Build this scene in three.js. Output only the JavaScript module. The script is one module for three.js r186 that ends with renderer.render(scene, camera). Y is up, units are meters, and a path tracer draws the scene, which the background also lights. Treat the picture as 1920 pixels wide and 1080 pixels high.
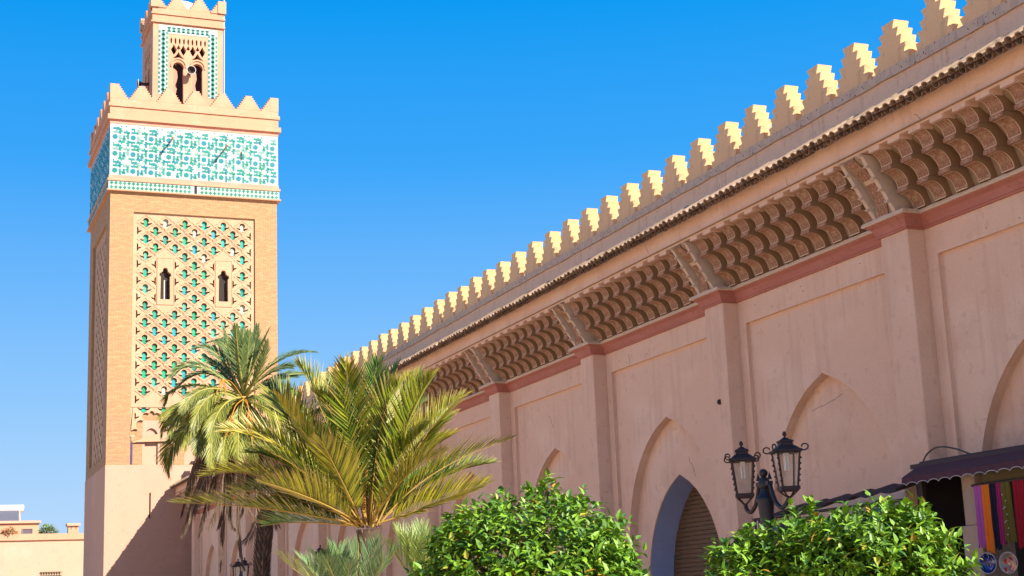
import * as THREE from 'three';
import { mergeGeometries } from 'three/addons/utils/BufferGeometryUtils.js';

// ---------------------------------------------------------------- camera, sky, sun, exposure
const scene = new THREE.Scene();
const EXPO = 2.42;
const renderer = new THREE.WebGLRenderer({ antialias: true });
renderer.setSize(1024, 576);
renderer.toneMapping = THREE.LinearToneMapping;
renderer.toneMappingExposure = EXPO;
renderer.shadowMap.enabled = true;

const YAW = 0.3920, PITCH = 0.21175, ROLL = -0.04099, FPX = 2783.08;
const EYE = new THREE.Vector3(0, 1.6, 0);
const FW = new THREE.Vector3(Math.sin(YAW) * Math.cos(PITCH), Math.sin(PITCH), -Math.cos(YAW) * Math.cos(PITCH));
const R0 = new THREE.Vector3(Math.cos(YAW), 0, Math.sin(YAW));
const U0 = new THREE.Vector3().crossVectors(R0, FW);
const RT = R0.clone().multiplyScalar(Math.cos(ROLL)).addScaledVector(U0, Math.sin(ROLL));
const UP = R0.clone().multiplyScalar(-Math.sin(ROLL)).addScaledVector(U0, Math.cos(ROLL));
const camera = new THREE.PerspectiveCamera(2 * Math.atan(540 / FPX) * 180 / Math.PI, 1024 / 576, 0.1, 1000);
camera.position.copy(EYE);
camera.quaternion.setFromRotationMatrix(new THREE.Matrix4().makeBasis(RT, UP, FW.clone().negate()));
scene.add(camera);

const SUN = new THREE.Vector3(1, 1.42, 1.75).normalize();
const sun = new THREE.DirectionalLight(new THREE.Color().setRGB(1, 0.93, 0.80), 4.6);
sun.position.copy(SUN).multiplyScalar(140).add(new THREE.Vector3(10, 8, -40));
sun.target.position.set(10, 8, -40);
sun.castShadow = true;
sun.shadow.mapSize.set(2048, 2048);
Object.assign(sun.shadow.camera, { left: -70, right: 70, top: 70, bottom: -70, near: 1, far: 320 });
sun.shadow.camera.updateProjectionMatrix();
scene.add(sun, sun.target);

{ // sky: pale at the horizon, deep azure higher up, whiter round the sun
  const W = 512, H = 256, d = new Float32Array(W * H * 4);
  const ST = [[-90, .50, .66, .86], [0, .55, .73, .97], [4, .46, .69, .98], [8, .29, .59, .985], [12, .165, .49, .98], [17, .045, .385, .96], [23, .004, .325, .9], [40, .004, .19, .55], [90, .004, .12, .36]];
  for (let j = 0; j < H; j++) for (let i = 0; i < W; i++) {
    const el = ((j + .5) / H - .5) * 180, az = ((i + .5) / W - .5) * 2 * Math.PI;
    const e = el * Math.PI / 180, x = Math.cos(e) * Math.cos(az), y = Math.sin(e), z = Math.cos(e) * Math.sin(az);
    let k = 0; while (k < ST.length - 2 && el > ST[k + 1][0]) k++;
    const t = Math.min(1, Math.max(0, (el - ST[k][0]) / (ST[k + 1][0] - ST[k][0])));
    const a = Math.acos(Math.min(1, Math.max(-1, x * SUN.x + y * SUN.y + z * SUN.z))) * 180 / Math.PI;
    const g = 1.2 * Math.exp(-a / 13);
    const o = (j * W + i) * 4, glow = [1, .96, .88];
    for (let c = 0; c < 3; c++) d[o + c] = ((ST[k][c + 1] * (1 - t) + ST[k + 1][c + 1] * t) + g * glow[c]) / EXPO;
    d[o + 3] = 1;
  }
  const t = new THREE.DataTexture(d, W, H, THREE.RGBAFormat, THREE.FloatType);
  t.mapping = THREE.EquirectangularReflectionMapping;
  t.magFilter = t.minFilter = THREE.LinearFilter; t.needsUpdate = true;
  scene.background = t; scene.environment = t;
}

// ---------------------------------------------------------------- helpers
const V = (x, y, z) => new THREE.Vector3(x, y, z);
function rng(s) { return () => { s |= 0; s = s + 0x6D2B79F5 | 0; let t = Math.imul(s ^ s >>> 15, 1 | s); t = t + Math.imul(t ^ t >>> 7, 61 | t) ^ t; return ((t ^ t >>> 14) >>> 0) / 4294967296; }; }
function at(px, py, dist) { return EYE.clone().addScaledVector(FW.clone().multiplyScalar(FPX).addScaledVector(RT, px - 960).addScaledVector(UP, 540 - py).normalize(), dist); }
const used = {};
const numbered = n => { const k = used[n] = (used[n] ?? -1) + 1; return k ? n + '_' + String(k).padStart(3, '0') : n; };
function tag(o, label, category, group, kind) { Object.assign(o.userData, { label, category }); if (group) o.userData.group = group; if (kind) o.userData.kind = kind; return o; }
function thing(name, label, category, p = [0, 0, 0], turn = 0, group) {
  const o = new THREE.Group(); o.name = numbered(name); o.position.set(...p); o.rotation.y = turn; scene.add(o);
  return tag(o, label, category, group);
}
function boxUV(g) {
  const p = g.attributes.position, n = g.attributes.normal, uv = new Float32Array(p.count * 2);
  for (let i = 0; i < p.count; i += 3) {
    let a = 0, b = 0, c = 0;
    for (let k = 0; k < 3; k++) { a += Math.abs(n.getX(i + k)); b += Math.abs(n.getY(i + k)); c += Math.abs(n.getZ(i + k)); }
    for (let k = 0; k < 3; k++) {
      const x = p.getX(i + k), y = p.getY(i + k), z = p.getZ(i + k), o = (i + k) * 2;
      if (a >= b && a >= c) { uv[o] = z; uv[o + 1] = y; } else if (c >= b) { uv[o] = x; uv[o + 1] = y; } else { uv[o] = x; uv[o + 1] = z; }
    }
  }
  g.setAttribute('uv', new THREE.BufferAttribute(uv, 2));
}
function prep(g, keepUV) {
  let r = g.index ? g.toNonIndexed() : g.clone();
  if (!r.attributes.normal) r.computeVertexNormals();
  for (const k of Object.keys(r.attributes)) if (!['position', 'normal', 'uv', 'color'].includes(k)) r.deleteAttribute(k);
  if (!keepUV) boxUV(r); r.clearGroups(); return r;
}
function merged(gs, keepUV) {
  gs = (Array.isArray(gs) ? gs : [gs]).map(g => prep(g, keepUV));
  if (gs.some(g => g.attributes.color)) for (const g of gs) if (!g.attributes.color) paint(g, [1, 1, 1]);
  return gs.length > 1 ? mergeGeometries(gs) : gs[0];
}
function mesh(name, gs, m, parent, keepUV) {
  const o = new THREE.Mesh(merged(gs, keepUV), m); o.castShadow = o.receiveShadow = true;
  o.name = numbered(name); (parent ?? scene).add(o); return o;
}
function share(name, geo, m, parent) { const o = new THREE.Mesh(geo, m); o.castShadow = o.receiveShadow = true; o.name = numbered(name); (parent ?? scene).add(o); return o; }
function paint(g, c) { const n = g.attributes.position.count, a = new Float32Array(n * 3); for (let i = 0; i < n; i++) a.set(c, i * 3); g.setAttribute('color', new THREE.BufferAttribute(a, 3)); return g; }
const bx = (x0, x1, y0, y1, z0, z1) => new THREE.BoxGeometry(x1 - x0, y1 - y0, z1 - z0).translate((x0 + x1) / 2, (y0 + y1) / 2, (z0 + z1) / 2);
const shp = (pts, holes = []) => { const s = new THREE.Shape(pts.map(p => new THREE.Vector2(...p))); for (const h of holes) s.holes.push(new THREE.Path(h.map(p => new THREE.Vector2(...p)))); return s; };
function ex(pts, holes, depth, z0 = 0, bevel = 0) {
  return new THREE.ExtrudeGeometry(shp(pts, holes), { depth: depth - 2 * bevel, bevelEnabled: bevel > 0, bevelThickness: bevel, bevelSize: bevel, bevelOffset: -bevel, bevelSegments: 1, steps: 1 }).translate(0, 0, z0 + bevel);
}
// outline given as [z, y], extruded from x0 to x1
function exX(pts, holes, x0, x1, bevel = 0) { const f = q => q.map(([z, y]) => [-z, y]); return ex(f(pts), (holes ?? []).map(f), x1 - x0, 0, bevel).rotateY(Math.PI / 2).translate(x0, 0, 0); }
const rect = (a, b, c, d) => [[a, c], [b, c], [b, d], [a, d]];
function tube(pts, r, seg = 24, rad = 8) { return new THREE.TubeGeometry(new THREE.CatmullRomCurve3(pts), seg, r, rad, false); }
function lathe(pts, n = 20) { return new THREE.LatheGeometry(pts.map(p => new THREE.Vector2(...p)), n); }
function soup(tris, colors) { const g = new THREE.BufferGeometry(); g.setAttribute('position', new THREE.Float32BufferAttribute(tris, 3)); if (colors) g.setAttribute('color', new THREE.Float32BufferAttribute(colors, 3)); g.computeVertexNormals(); return g; }
function sweep(poly, prof) { // plan polyline [x, z], profile [offset to the left-hand side, y]
  const nrm = []; for (let i = 0; i < poly.length - 1; i++) { const dx = poly[i + 1][0] - poly[i][0], dz = poly[i + 1][1] - poly[i][1], l = Math.hypot(dx, dz); nrm.push([dz / l, -dx / l]); }
  const P = poly.map((p, i) => { const a = nrm[Math.max(0, i - 1)], b = nrm[Math.min(nrm.length - 1, i)]; const k = 1 + a[0] * b[0] + a[1] * b[1]; return prof.map(([o, y]) => [p[0] + (a[0] + b[0]) / k * o, y, p[1] + (a[1] + b[1]) / k * o]); });
  const t = [];
  for (let i = 0; i < P.length - 1; i++) for (let j = 0; j < prof.length - 1; j++) { const a = P[i][j], b = P[i + 1][j], c = P[i + 1][j + 1], d = P[i][j + 1]; t.push(...a, ...b, ...c, ...a, ...c, ...d); }
  return soup(t);
}
function arc(cx, hw, spring, apex, y0, n = 12) { // pointed arch outline, [z, y], going round
  const h = apex - spring, c = (h * h - hw * hw) / (2 * hw), R = hw + c, out = [];
  for (let i = 0; i <= n; i++) { const y = spring + h * (i / n); out.push([cx + Math.sqrt(Math.max(0, R * R - (y - spring) ** 2)) - c, y]); }
  const left = out.slice(0, -1).reverse().map(([x, y]) => [2 * cx - x, y]);
  return [[cx + hw, y0], ...out, ...left, [cx - hw, y0]];
}

// ---------------------------------------------------------------- surface colour and grain
const hash = (x, y, s) => { let h = Math.imul(x, 374761393) + Math.imul(y, 668265263) + Math.imul(s, 2246822519) | 0; h = Math.imul(h ^ h >>> 13, 1274126177); return ((h ^ h >>> 16) >>> 0) / 4294967296; };
function vn(x, y, px, py, s) { // periodic value noise
  const xi = Math.floor(x), yi = Math.floor(y), fx = x - xi, fy = y - yi, u = fx * fx * (3 - 2 * fx), v = fy * fy * (3 - 2 * fy);
  const X0 = ((xi % px) + px) % px, X1 = (X0 + 1) % px, Y0 = ((yi % py) + py) % py, Y1 = (Y0 + 1) % py;
  return (hash(X0, Y0, s) * (1 - u) + hash(X1, Y0, s) * u) * (1 - v) + (hash(X0, Y1, s) * (1 - u) + hash(X1, Y1, s) * u) * v;
}
function fbm(u, v, px, py, oct, s) { let a = .5, r = 0, n = 0; for (let o = 0; o < oct; o++) { r += a * vn(u * px, v * py, px, py, s + o); n += a; a *= .55; px *= 2; py *= 2; } return r / n; }
const s8 = x => { x = Math.min(1, Math.max(0, x)); return Math.round(255 * (x <= .0031308 ? 12.92 * x : 1.055 * x ** (1 / 2.4) - .055)); };
function dataTex(N, M, f, srgb, rep) {
  const d = new Uint8Array(N * M * 4);
  for (let j = 0; j < M; j++) for (let i = 0; i < N; i++) { const c = f((i + .5) / N, (j + .5) / M), o = (j * N + i) * 4; for (let k = 0; k < 3; k++) { const x = Array.isArray(c) ? c[k] : c; d[o + k] = srgb ? s8(x) : Math.round(255 * Math.min(1, Math.max(0, x))); } d[o + 3] = 255; }
  const t = new THREE.DataTexture(d, N, M); t.wrapS = t.wrapT = THREE.RepeatWrapping; t.magFilter = THREE.LinearFilter; t.minFilter = THREE.LinearMipmapLinearFilter; t.generateMipmaps = true;
  if (srgb) t.colorSpace = THREE.SRGBColorSpace; if (rep) t.repeat.set(...rep); t.needsUpdate = true; return t;
}
const mixc = (a, b, t) => a.map((x, i) => x + (b[i] - x) * t);
const sstep = (a, b, x) => { const t = Math.min(1, Math.max(0, (x - a) / (b - a))); return t * t * (3 - 2 * t); };
// rendered plaster: broad patches of repainting, run marks, fine grain and small chips; tile of `size` metres
function plaster(base, pale, dark, seed, size, streak = .5, chips = .5) {
  return dataTex(1024, 1024, (u, v) => {
    const broad = fbm(u, v, 3, 3, 4, seed), mid = fbm(u, v, 12, 10, 3, seed + 20), fine = vn(u * 400, v * 400, 400, 400, seed + 40), run = fbm(u, v, 60, 2, 2, seed + 50) * fbm(u, v, 5, 4, 2, seed + 60);
    let c = mixc(base, pale, sstep(.48, .72, broad) * .55); c = mixc(c, dark, sstep(.52, .75, mid) * .22 + sstep(.3, .46, run) * streak * .35);
    const chip = fbm(u, v, 40, 40, 2, seed + 80); if (chip > .74) c = mixc(c, dark, Math.min(1, (chip - .74) * 14) * chips);
    return c.map(x => x * (.95 + .1 * fine));
  }, true, [1 / size, 1 / size]);
}
const grain = (seed, size, k = 1) => dataTex(512, 512, (u, v) => .5 + k * (.35 * (fbm(u, v, 8, 8, 5, seed) - .5) + .25 * (vn(u * 128, v * 128, 128, 128, seed + 9) - .5)), false, [1 / size, 1 / size]);
function mat(c, o = {}) { const m = new THREE.MeshStandardMaterial({ roughness: .9, ...o }); m.color.setRGB(...(c ?? [1, 1, 1])); return m; }
const bumpWall = grain(3, 2), bumpRough = grain(7, .6, 1.6);
const M = {};
M.wall = mat(null, { map: plaster([.72, .475, .335], [.79, .575, .43], [.58, .36, .245], 11, 5, .9, .4), bumpMap: bumpWall, bumpScale: .008 });
M.parapet = mat(null, { map: plaster([.78, .525, .355], [.83, .60, .44], [.58, .365, .25], 31, 3.3, 1.3, .6), bumpMap: bumpRough, bumpScale: .012 });
M.band = mat(null, { map: plaster([.66, .48, .35], [.74, .59, .47], [.28, .20, .155], 47, 1.6, 1.0, 1.5), bumpMap: bumpRough, bumpScale: .02 });
M.red = mat(null, { map: plaster([.43, .155, .11], [.48, .195, .14], [.34, .115, .08], 61, 2.2, .5, .6), bumpMap: bumpRough, bumpScale: .004 });
M.ledge = mat(null, { map: plaster([.62, .46, .33], [.68, .54, .42], [.50, .34, .22], 71, 2.5), bumpMap: bumpRough, bumpScale: .006 });
M.channel = mat(null, { map: plaster([.38, .26, .155], [.43, .31, .20], [.30, .20, .11], 81, 1.5), bumpMap: bumpRough, bumpScale: .006 });  // ochre brown with the shade of the recesses put into the colour
M.peach = mat(null, { map: plaster([.50, .285, .20], [.54, .335, .25], [.44, .24, .165], 91, 6, .4, .5), bumpMap: bumpWall, bumpScale: .008 });
M.peachTop = mat(null, { map: plaster([.49, .26, .158], [.53, .305, .20], [.41, .205, .12], 95, 4, .5, .3), bumpMap: bumpWall, bumpScale: .006 });
M.street = mat(null, { map: plaster([.72, .50, .35], [.76, .56, .42], [.64, .42, .28], 93, 6, .35, .3), bumpMap: bumpWall, bumpScale: .008 });  // bright plaster for the added houses, to bounce warm light onto the wall
M.dark = mat([.025, .018, .016]);
M.purple = mat([.06, .035, .15], { roughness: .4 });
M.iron = mat([.042, .024, .024], { roughness: .6, metalness: .2 });
M.ironPost = mat([.018, .021, .032], { roughness: .5, metalness: .2 });
M.whiteTile = mat(null, { map: plaster([.35, .41, .365], [.39, .44, .40], [.29, .35, .295], 101, 2), roughness: .35 });
M.mosaic = new THREE.MeshStandardMaterial({ vertexColors: true, roughness: .3 });
M.brick = mat(null, {
  map: dataTex(1024, 1024, (u, v) => { // tile of 2.08 m: 32 courses, 8 bricks each
    const row = Math.floor(v * 32), x = u * 8 + (row % 2) * .5, col = Math.floor(x) % 8, fx = x - Math.floor(x), fy = v * 32 - row, k = hash(col, row, 5), k2 = hash(col, row, 6);
    const n = fbm(u, v, 40, 40, 3, 8), br = fbm(u, v, 3, 3, 3, 12);
    const b = mixc(mixc([.36, .20, .088], [.49, .295, .145], k), [.43, .235, .125], k2 * .5 + (br - .5));
    const mo = [.36, .21, .115], edge = Math.min(fx * 8.2, (1 - fx) * 8.2, fy * 2, (1 - fy) * 2), w = sstep(.22, .4, edge + (n - .5) * .2);
    return mixc(mo, b, w).map(c => c * (.86 + .28 * n));
  }, true, [1 / 2.08, 1 / 2.08]), bumpMap: dataTex(1024, 1024, (u, v) => {
    const row = Math.floor(v * 32), x = u * 8 + (row % 2) * .5, fx = x - Math.floor(x), fy = v * 32 - row, edge = Math.min(fx * 8.2, (1 - fx) * 8.2, fy * 2, (1 - fy) * 2);
    return sstep(.1, .45, edge) * (.75 + .25 * hash(Math.floor(x) % 8, row, 3));
  }, false, [1 / 2.08, 1 / 2.08]), bumpScale: .015
});
M.lattice = mat(null, { map: plaster([.47, .29, .178], [.52, .345, .225], [.38, .22, .125], 111, 3, .5, .4), bumpMap: bumpRough, bumpScale: .006 });
M.tile = new THREE.MeshStandardMaterial({ vertexColors: true, map: plaster([.9, .9, .9], [1, 1, 1], [.6, .52, .45], 121, .9, .3, 1.2), roughness: .85 });

// ---------------------------------------------------------------- ground
{
  const g = new THREE.PlaneGeometry(900, 900).rotateX(-Math.PI / 2);
  const paving = dataTex(512, 512, (u, v) => { const r = Math.floor(v * 8), x = u * 8 + (r % 2) * .5, fx = x % 1, fy = (v * 8) % 1, e = Math.min(fx, 1 - fx, fy, 1 - fy); const k = hash(Math.floor(x) % 8, r, 4), n = fbm(u, v, 16, 16, 4, 2); return mixc([.24, .18, .14], mixc([.60, .43, .30], [.70, .52, .38], k), sstep(.02, .06, e)).map(c => c * (.8 + .4 * n)); }, true, [1 / 3, 1 / 3]);
  const o = mesh('ground', g, mat(null, { map: paving }), scene); o.userData.kind = 'structure';
}

// ---------------------------------------------------------------- palace wall on the right
const D = 13.695, PF = D - .3;
const PIL = [[-1.6, -.95], [-7, -6.35], [-12.45, -11.8], [-17.88, -17.24], [-23.26, -22.61], [-28.71, -28.1], [-34.2, -33.54], [-39.8, -39.15], [-45.6, -44.95], [-51.6, -50.95], [-57.75, -57.1], [-63.55, -62.9], [-69.5, -68.85], [-75.6, -74.95]];
const Z0 = 4, Z1 = -76.6;
const wall = thing('crenellated_wall', 'long pinkish plaster palace wall with tiled eave, carved corbels and stepped battlements', 'wall', [0, 0, 0]);
{
  const W = wall;
  // upper mass
  mesh('wall_core', [bx(D + 1.0, D + 2.6, 0, 8.2, Z1, Z0), bx(D - .02, D + .98, 7.1, 8.2, Z1, Z0)], M.wall, W);
  for (let k = 0; k < PIL.length; k++) {
    const [zf, zn] = PIL[k];
    mesh('pilaster', exX(rect(zf, zn, 0, 6.8), [], PF, D + .3, .012), M.wall, W);
    if (!k) continue;
    const a = zf + (zn - zf), b = PIL[k - 1][0]; // bay from a (far) to b (near)
    const cz = (a + b) / 2, door = k === 5;
    const panel = rect(a + .25, b - .25, 0.02, 6.36);
    const hw = Math.min(1.9, (b - a) / 2 - .55);
    const gs = [exX(rect(a, b, 0, 7.1), [panel], D, D + .07, .008), exX(rect(a + .1, b - .1, 0.0, 6.6), [arc(cz, hw, 2.7, 5.14, .02)], D + .071, D + .26, .01)];
    gs.push(door ? exX(rect(a + .15, b - .15, 0, 5.4), [arc(cz + .05, 1.5, 1.9, 4.0, .02)], D + .261, D + .285) : exX(rect(a + .15, b - .15, 0, 5.4), [], D + .261, D + .5));
    mesh('wall_bay', gs, M.wall, W);
  }
  // cornice: red cavetto with a pale ledge, breaking forward over each pilaster
  const plan = []; for (let k = 0; k < PIL.length; k++) { const [zf, zn] = PIL[k]; plan.push([D, zn], [PF, zn], [PF, zf], [D, zf]); }
  plan.unshift([D, Z0]); plan.push([D, Z1]);
  mesh('red_moulding', sweep(plan, [[0, 6.765], [.035, 6.765], [.035, 6.80], [.05, 6.80], [.062, 6.85], [.09, 6.91], [.15, 6.95], [.15, 6.962], [0, 6.962]]), M.red, W);
  mesh('ledge', sweep(plan, [[0, 6.9625], [.185, 6.9625], [.195, 6.98], [.185, 7.02], [.0, 7.03]]), M.ledge, W);
  // upper wall with a notch over every gap between corbels, and the corbel table below it
  const UX = 12.75, R = rng(5);
  const cols = [], notches = [];
  for (let k = 1; k < PIL.length; k++) {
    const a = PIL[k][1], b = PIL[k - 1][0], n = Math.round((b - a) / .473), p = (b - a - .5) / (n - 1);
    for (let j = 0; j < n; j++) { cols.push([a + .25 + j * p, k]); notches.push(j < n - 1 ? a + .25 + (j + .5) * p : b - .03); if (!j) notches.push(a + .03); }
  }
  notches.sort((x, y) => x - y);
  const out = [[Z1, 7.822]]; for (const z of notches) out.push([z - .104, 7.822], [z - .104, 7.88], [z + .104, 7.88], [z + .104, 7.822]);
  out.push([Z0, 7.822], [Z0, 8.36], [Z1, 8.36]);
  mesh('upper_wall', exX(out, [], UX, UX + .22, 0), M.wall, W);
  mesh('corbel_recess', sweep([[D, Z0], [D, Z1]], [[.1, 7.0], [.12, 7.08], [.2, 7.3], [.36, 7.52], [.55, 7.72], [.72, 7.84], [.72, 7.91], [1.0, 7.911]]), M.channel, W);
  // carved stucco, drawn once: pale rim, interlaced pale scrolls on a reddish ground
  const carve = seed => {
    const c = document.createElement('canvas'); c.width = c.height = 256; const g = c.getContext('2d'), r = rng(seed), b = document.createElement('canvas'); b.width = b.height = 256; const h = b.getContext('2d');
    const fill = (q, s) => { q.fillStyle = s; q.fillRect(0, 0, 256, 256); };
    fill(g, 'rgb(150,103,74)'); fill(h, 'rgb(70,70,70)');
    for (let i = 0; i < 900; i++) { g.fillStyle = `rgba(${150 + 40 * r() | 0},${95 + 25 * r() | 0},${66 + 20 * r() | 0},.35)`; g.fillRect(r() * 256, r() * 256, 5, 4); }
    const both = (w, f) => { for (const [q, s] of [[g, `rgb(${186 + 20 * r() | 0},${148 + 14 * r() | 0},${118 + 14 * r() | 0})`], [h, 'rgb(220,220,220)']]) { q.strokeStyle = s; q.lineWidth = w; q.lineCap = 'round'; q.beginPath(); f(q); q.stroke(); } };
    for (let i = 0; i < 62; i++) { const x = 22 + r() * 106, y = 18 + r() * 220, rad = 6 + r() * 15, a0 = r() * 6.3, a1 = a0 + 2.2 + r() * 2.4; both(4.2, q => q.arc(x, y, rad, a0, a1)); both(4.2, q => q.arc(256 - x, y, rad, Math.PI - a1, Math.PI - a0)); }
    for (const [y, n] of [[128, 8]]) for (let i = 0; i < n; i++) { const t = i * Math.PI / 4 + .39; both(4.5, q => { q.moveTo(128, y); q.quadraticCurveTo(128 + 40 * Math.cos(t), y + 40 * Math.sin(t), 128 + 62 * Math.cos(t + .5), y + 62 * Math.sin(t + .5)); }); }
    for (const [q, s] of [[g, 'rgb(205,172,142)'], [h, 'rgb(255,255,255)']]) { q.strokeStyle = s; q.lineWidth = 24; q.strokeRect(2, 2, 252, 252); }
    g.fillStyle = 'rgb(146,114,80)'; for (const [x, y] of [[0, 0], [246, 0], [0, 246], [246, 246]]) g.fillRect(x, y, 10, 10);  // brown for the corbel sides, their shade put into the colour
    const t = new THREE.CanvasTexture(c); t.colorSpace = THREE.SRGBColorSpace; const t2 = new THREE.CanvasTexture(b); t.wrapS = t.wrapT = t2.wrapS = t2.wrapT = THREE.RepeatWrapping;
    return mat(null, { map: t, bumpMap: t2, bumpScale: .014 });
  };
  const carved = [carve(1), carve(2), carve(3)];
  const block = (lip, r) => { // one corbel: cavetto front with its own uv, sides and lip; origin at the foot of its front
    const w = .128, pts = []; const n = 8;
    for (let i = 0; i <= n; i++) { const t = i / n * Math.PI / 2; pts.push([-r + r * Math.cos(t), r * Math.sin(t)]); }
    if (lip) pts.push([-r - .05, r + .004], [-r - .05, r + .066], [-r + .02, r + .072]);
    const pos = [], uv = [], m = pts.length - 1;
    const quad = (a, b, u0, v0, u1, v1) => { pos.push(a[0], a[1], -w, b[0], b[1], -w, b[0], b[1], w, a[0], a[1], -w, b[0], b[1], w, a[0], a[1], w); uv.push(u0, v0, u0, v1, u1, v1, u0, v0, u1, v1, u1, v0); };
    for (let i = 0; i < m; i++) { if (i < n) quad(pts[i], pts[i + 1], 0, i / n, 1, (i + 1) / n); else quad(pts[i], pts[i + 1], 0.05, .2 + .2 * (i - n), .95, .4 + .2 * (i - n)); }
    const back = [...pts, [.3, pts[m][1]], [.3, 0]];
    const tri = THREE.ShapeUtils.triangulateShape(back.map(p => new THREE.Vector2(...p)), []);
    for (const z of [-w, w]) for (const t of tri) for (const q of z > 0 ? t : [t[0], t[2], t[1]]) { pos.push(back[q][0], back[q][1], z); uv.push(.02, .02); }
    const g = new THREE.BufferGeometry(); g.setAttribute('position', new THREE.Float32BufferAttribute(pos, 3)); g.setAttribute('uv', new THREE.Float32BufferAttribute(uv, 2)); g.computeVertexNormals(); return g;
  };
  const bLip = block(true, .225), bTop = block(false, .21);
  const far = [[], [], []];
  for (const [z, k] of cols) for (let i = 0; i < 3; i++) {
    const x = 13.46 - .25 * i, y = 7.022 + .3 * i, v = Math.floor(R() * 3), g = i < 2 ? bLip : bTop;
    if (k >= 3 && k <= 12) { if (W.userData.nb === undefined) W.userData.nb = 0; W.userData.nb++; }
    if (k >= 3 && k <= 11) { const o = share('corbel', g, carved[v], W); o.position.set(x, y, z + (R() - .5) * .006); }
    else far[v].push(g.clone().translate(x, y, z));
  }
  delete W.userData.nb;
  far.forEach((f, i) => { const o = mesh('distant_corbels', f, carved[i], W, true); o.userData.kind = 'stuff'; });
  // scalloped bracket over each pilaster
  const fin = (() => { const p = []; const steps = 5, H = .84, dx = .53; for (let s = 0; s < steps; s++) { const y0 = s / steps * H, x0 = -s / steps * dx, h = H / steps, w = dx / steps; for (let i = 0; i <= 5; i++) { const t = i / 5 * Math.PI / 2; p.push([x0 - .03 - w * (1 - Math.cos(t)) * .9 - .03 * Math.sin(t * 2), y0 + h * .86 * Math.sin(t)]); } p.push([x0 - w - .065, y0 + h * .9], [x0 - w - .065, y0 + h]); } return p; })();
  const profZ = (pts, back, w, x0, y0, zc) => ex([...pts, [back, pts[pts.length - 1][1]], [back, 0]], [], w, -w / 2).translate(x0, y0, zc);
  for (let k = 1; k < PIL.length; k++) {
    const zc = (PIL[k][0] + PIL[k][1]) / 2, b = new THREE.Group(); b.name = numbered('bracket'); W.add(b);
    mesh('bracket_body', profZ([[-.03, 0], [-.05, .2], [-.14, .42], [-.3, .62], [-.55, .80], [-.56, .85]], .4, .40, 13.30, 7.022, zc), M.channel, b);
    for (const s of [-1, 1]) mesh('scalloped_fin', profZ(fin, .4, .075, 13.30, 7.022, zc + s * .245), M.ledge, b);
    const t = []; const uv = []; const pr = [[-.05, .0], [-.075, .2], [-.165, .42], [-.33, .62], [-.575, .79], [-.585, .83]];
    const gg = []; for (let i = 0; i < 5; i++) { const a = pr[i], c = pr[i + 1], w = .12; t.push(a[0], a[1], -w, c[0], c[1], -w, c[0], c[1], w, a[0], a[1], -w, c[0], c[1], w, a[0], a[1], w); const v0 = i / 2.5, v1 = (i + 1) / 2.5; uv.push(.1, v0, .1, v1, .9, v1, .1, v0, .9, v1, .9, v0); }
    const g = soup(t); g.setAttribute('uv', new THREE.Float32BufferAttribute(uv, 2)); g.translate(13.30, 7.022, zc);
    const sides = profZ(pr, .3, .235, 13.307, 7.030, zc); sides.setAttribute('uv', new THREE.Float32BufferAttribute(new Float32Array(sides.attributes.position.count * 2).fill(.02), 2));
    mesh('carved_band', [g, sides], carved[k % 3], b, true);
  }
  // tiled eave
  const half = (r, th, len, up) => { const p = [], q = []; for (let i = 0; i <= 8; i++) { const a = i / 8 * Math.PI; p.push([r * Math.cos(a), up * r * Math.sin(a)]); q.push([(r - th) * Math.cos(a), up * (r - th) * Math.sin(a)]); } return ex([...p, ...q.reverse()], [], len, 0).rotateY(Math.PI / 2).rotateZ(.545); };
  const covers = [0, 1, 2].map(i => half(.075 + .003 * i, .016, .62, 1)), pan = half(.07, .014, .60, -1);
  const far2 = [], pans = []; const RT2 = rng(77);
  let nt = 0;
  for (let z = -12.2; z > Z1; z -= .182) {
    const tint = .75 + .5 * RT2(), c = [.37 * tint, .245 * tint, .155 * tint * (.9 + .2 * RT2())], x = 12.44 + (RT2() - .5) * .05, y = 8.185 + (RT2() - .5) * .02, g = covers[Math.floor(RT2() * 3)], rot = (RT2() - .5) * .09;
    if (nt++ < 185) { const gg = merged(g.clone()); paint(gg, c); const o = share('roof_tile', gg, M.tile, W); o.position.set(x, y, z); o.rotation.y = rot; }
    else far2.push(paint(g.clone().toNonIndexed ? prep(g) : g, c).rotateY(rot).translate(x, y, z));
    const c2 = [.24 * tint, .15 * tint, .095 * tint]; const pg = paint(prep(pan), c2).translate(12.50 + (RT2() - .5) * .04, y + .005, z - .091);
    if (nt < 110) { const o = share('pan_tile', merged(pg), M.tile, W); } else pans.push(pg);
  }
  mesh('distant_roof_tiles', [...far2, ...pans], M.tile, W).userData.kind = 'stuff';
  mesh('eave_bed', exX(rect(Z1, Z0, 8.30, 8.345), [], 12.66, 13.2).rotateZ(0), M.parapet, W);
  mesh('lean_roof', soup(sweep([[14.3, Z0], [14.3, Z1]], [[1.15, 8.40], [0, 8.60]]).attributes.position.array), M.parapet, W);
  // parapet, rough band and battlements
  mesh('parapet', [bx(14.2, 14.49, 8.2, 9.70, Z1, Z0)], M.parapet, W);
  { const rr = rng(9), up = [], dn = []; for (let z = Z1; z < Z0; z += .35) { dn.push([z, 9.545 + (rr() - .5) * .022]); up.push([z, 9.706 + (rr() - .5) * .012]); } mesh('parapet_band', exX([...dn, ...up.reverse()], [], 14.155, 14.53), M.band, W); }
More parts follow.
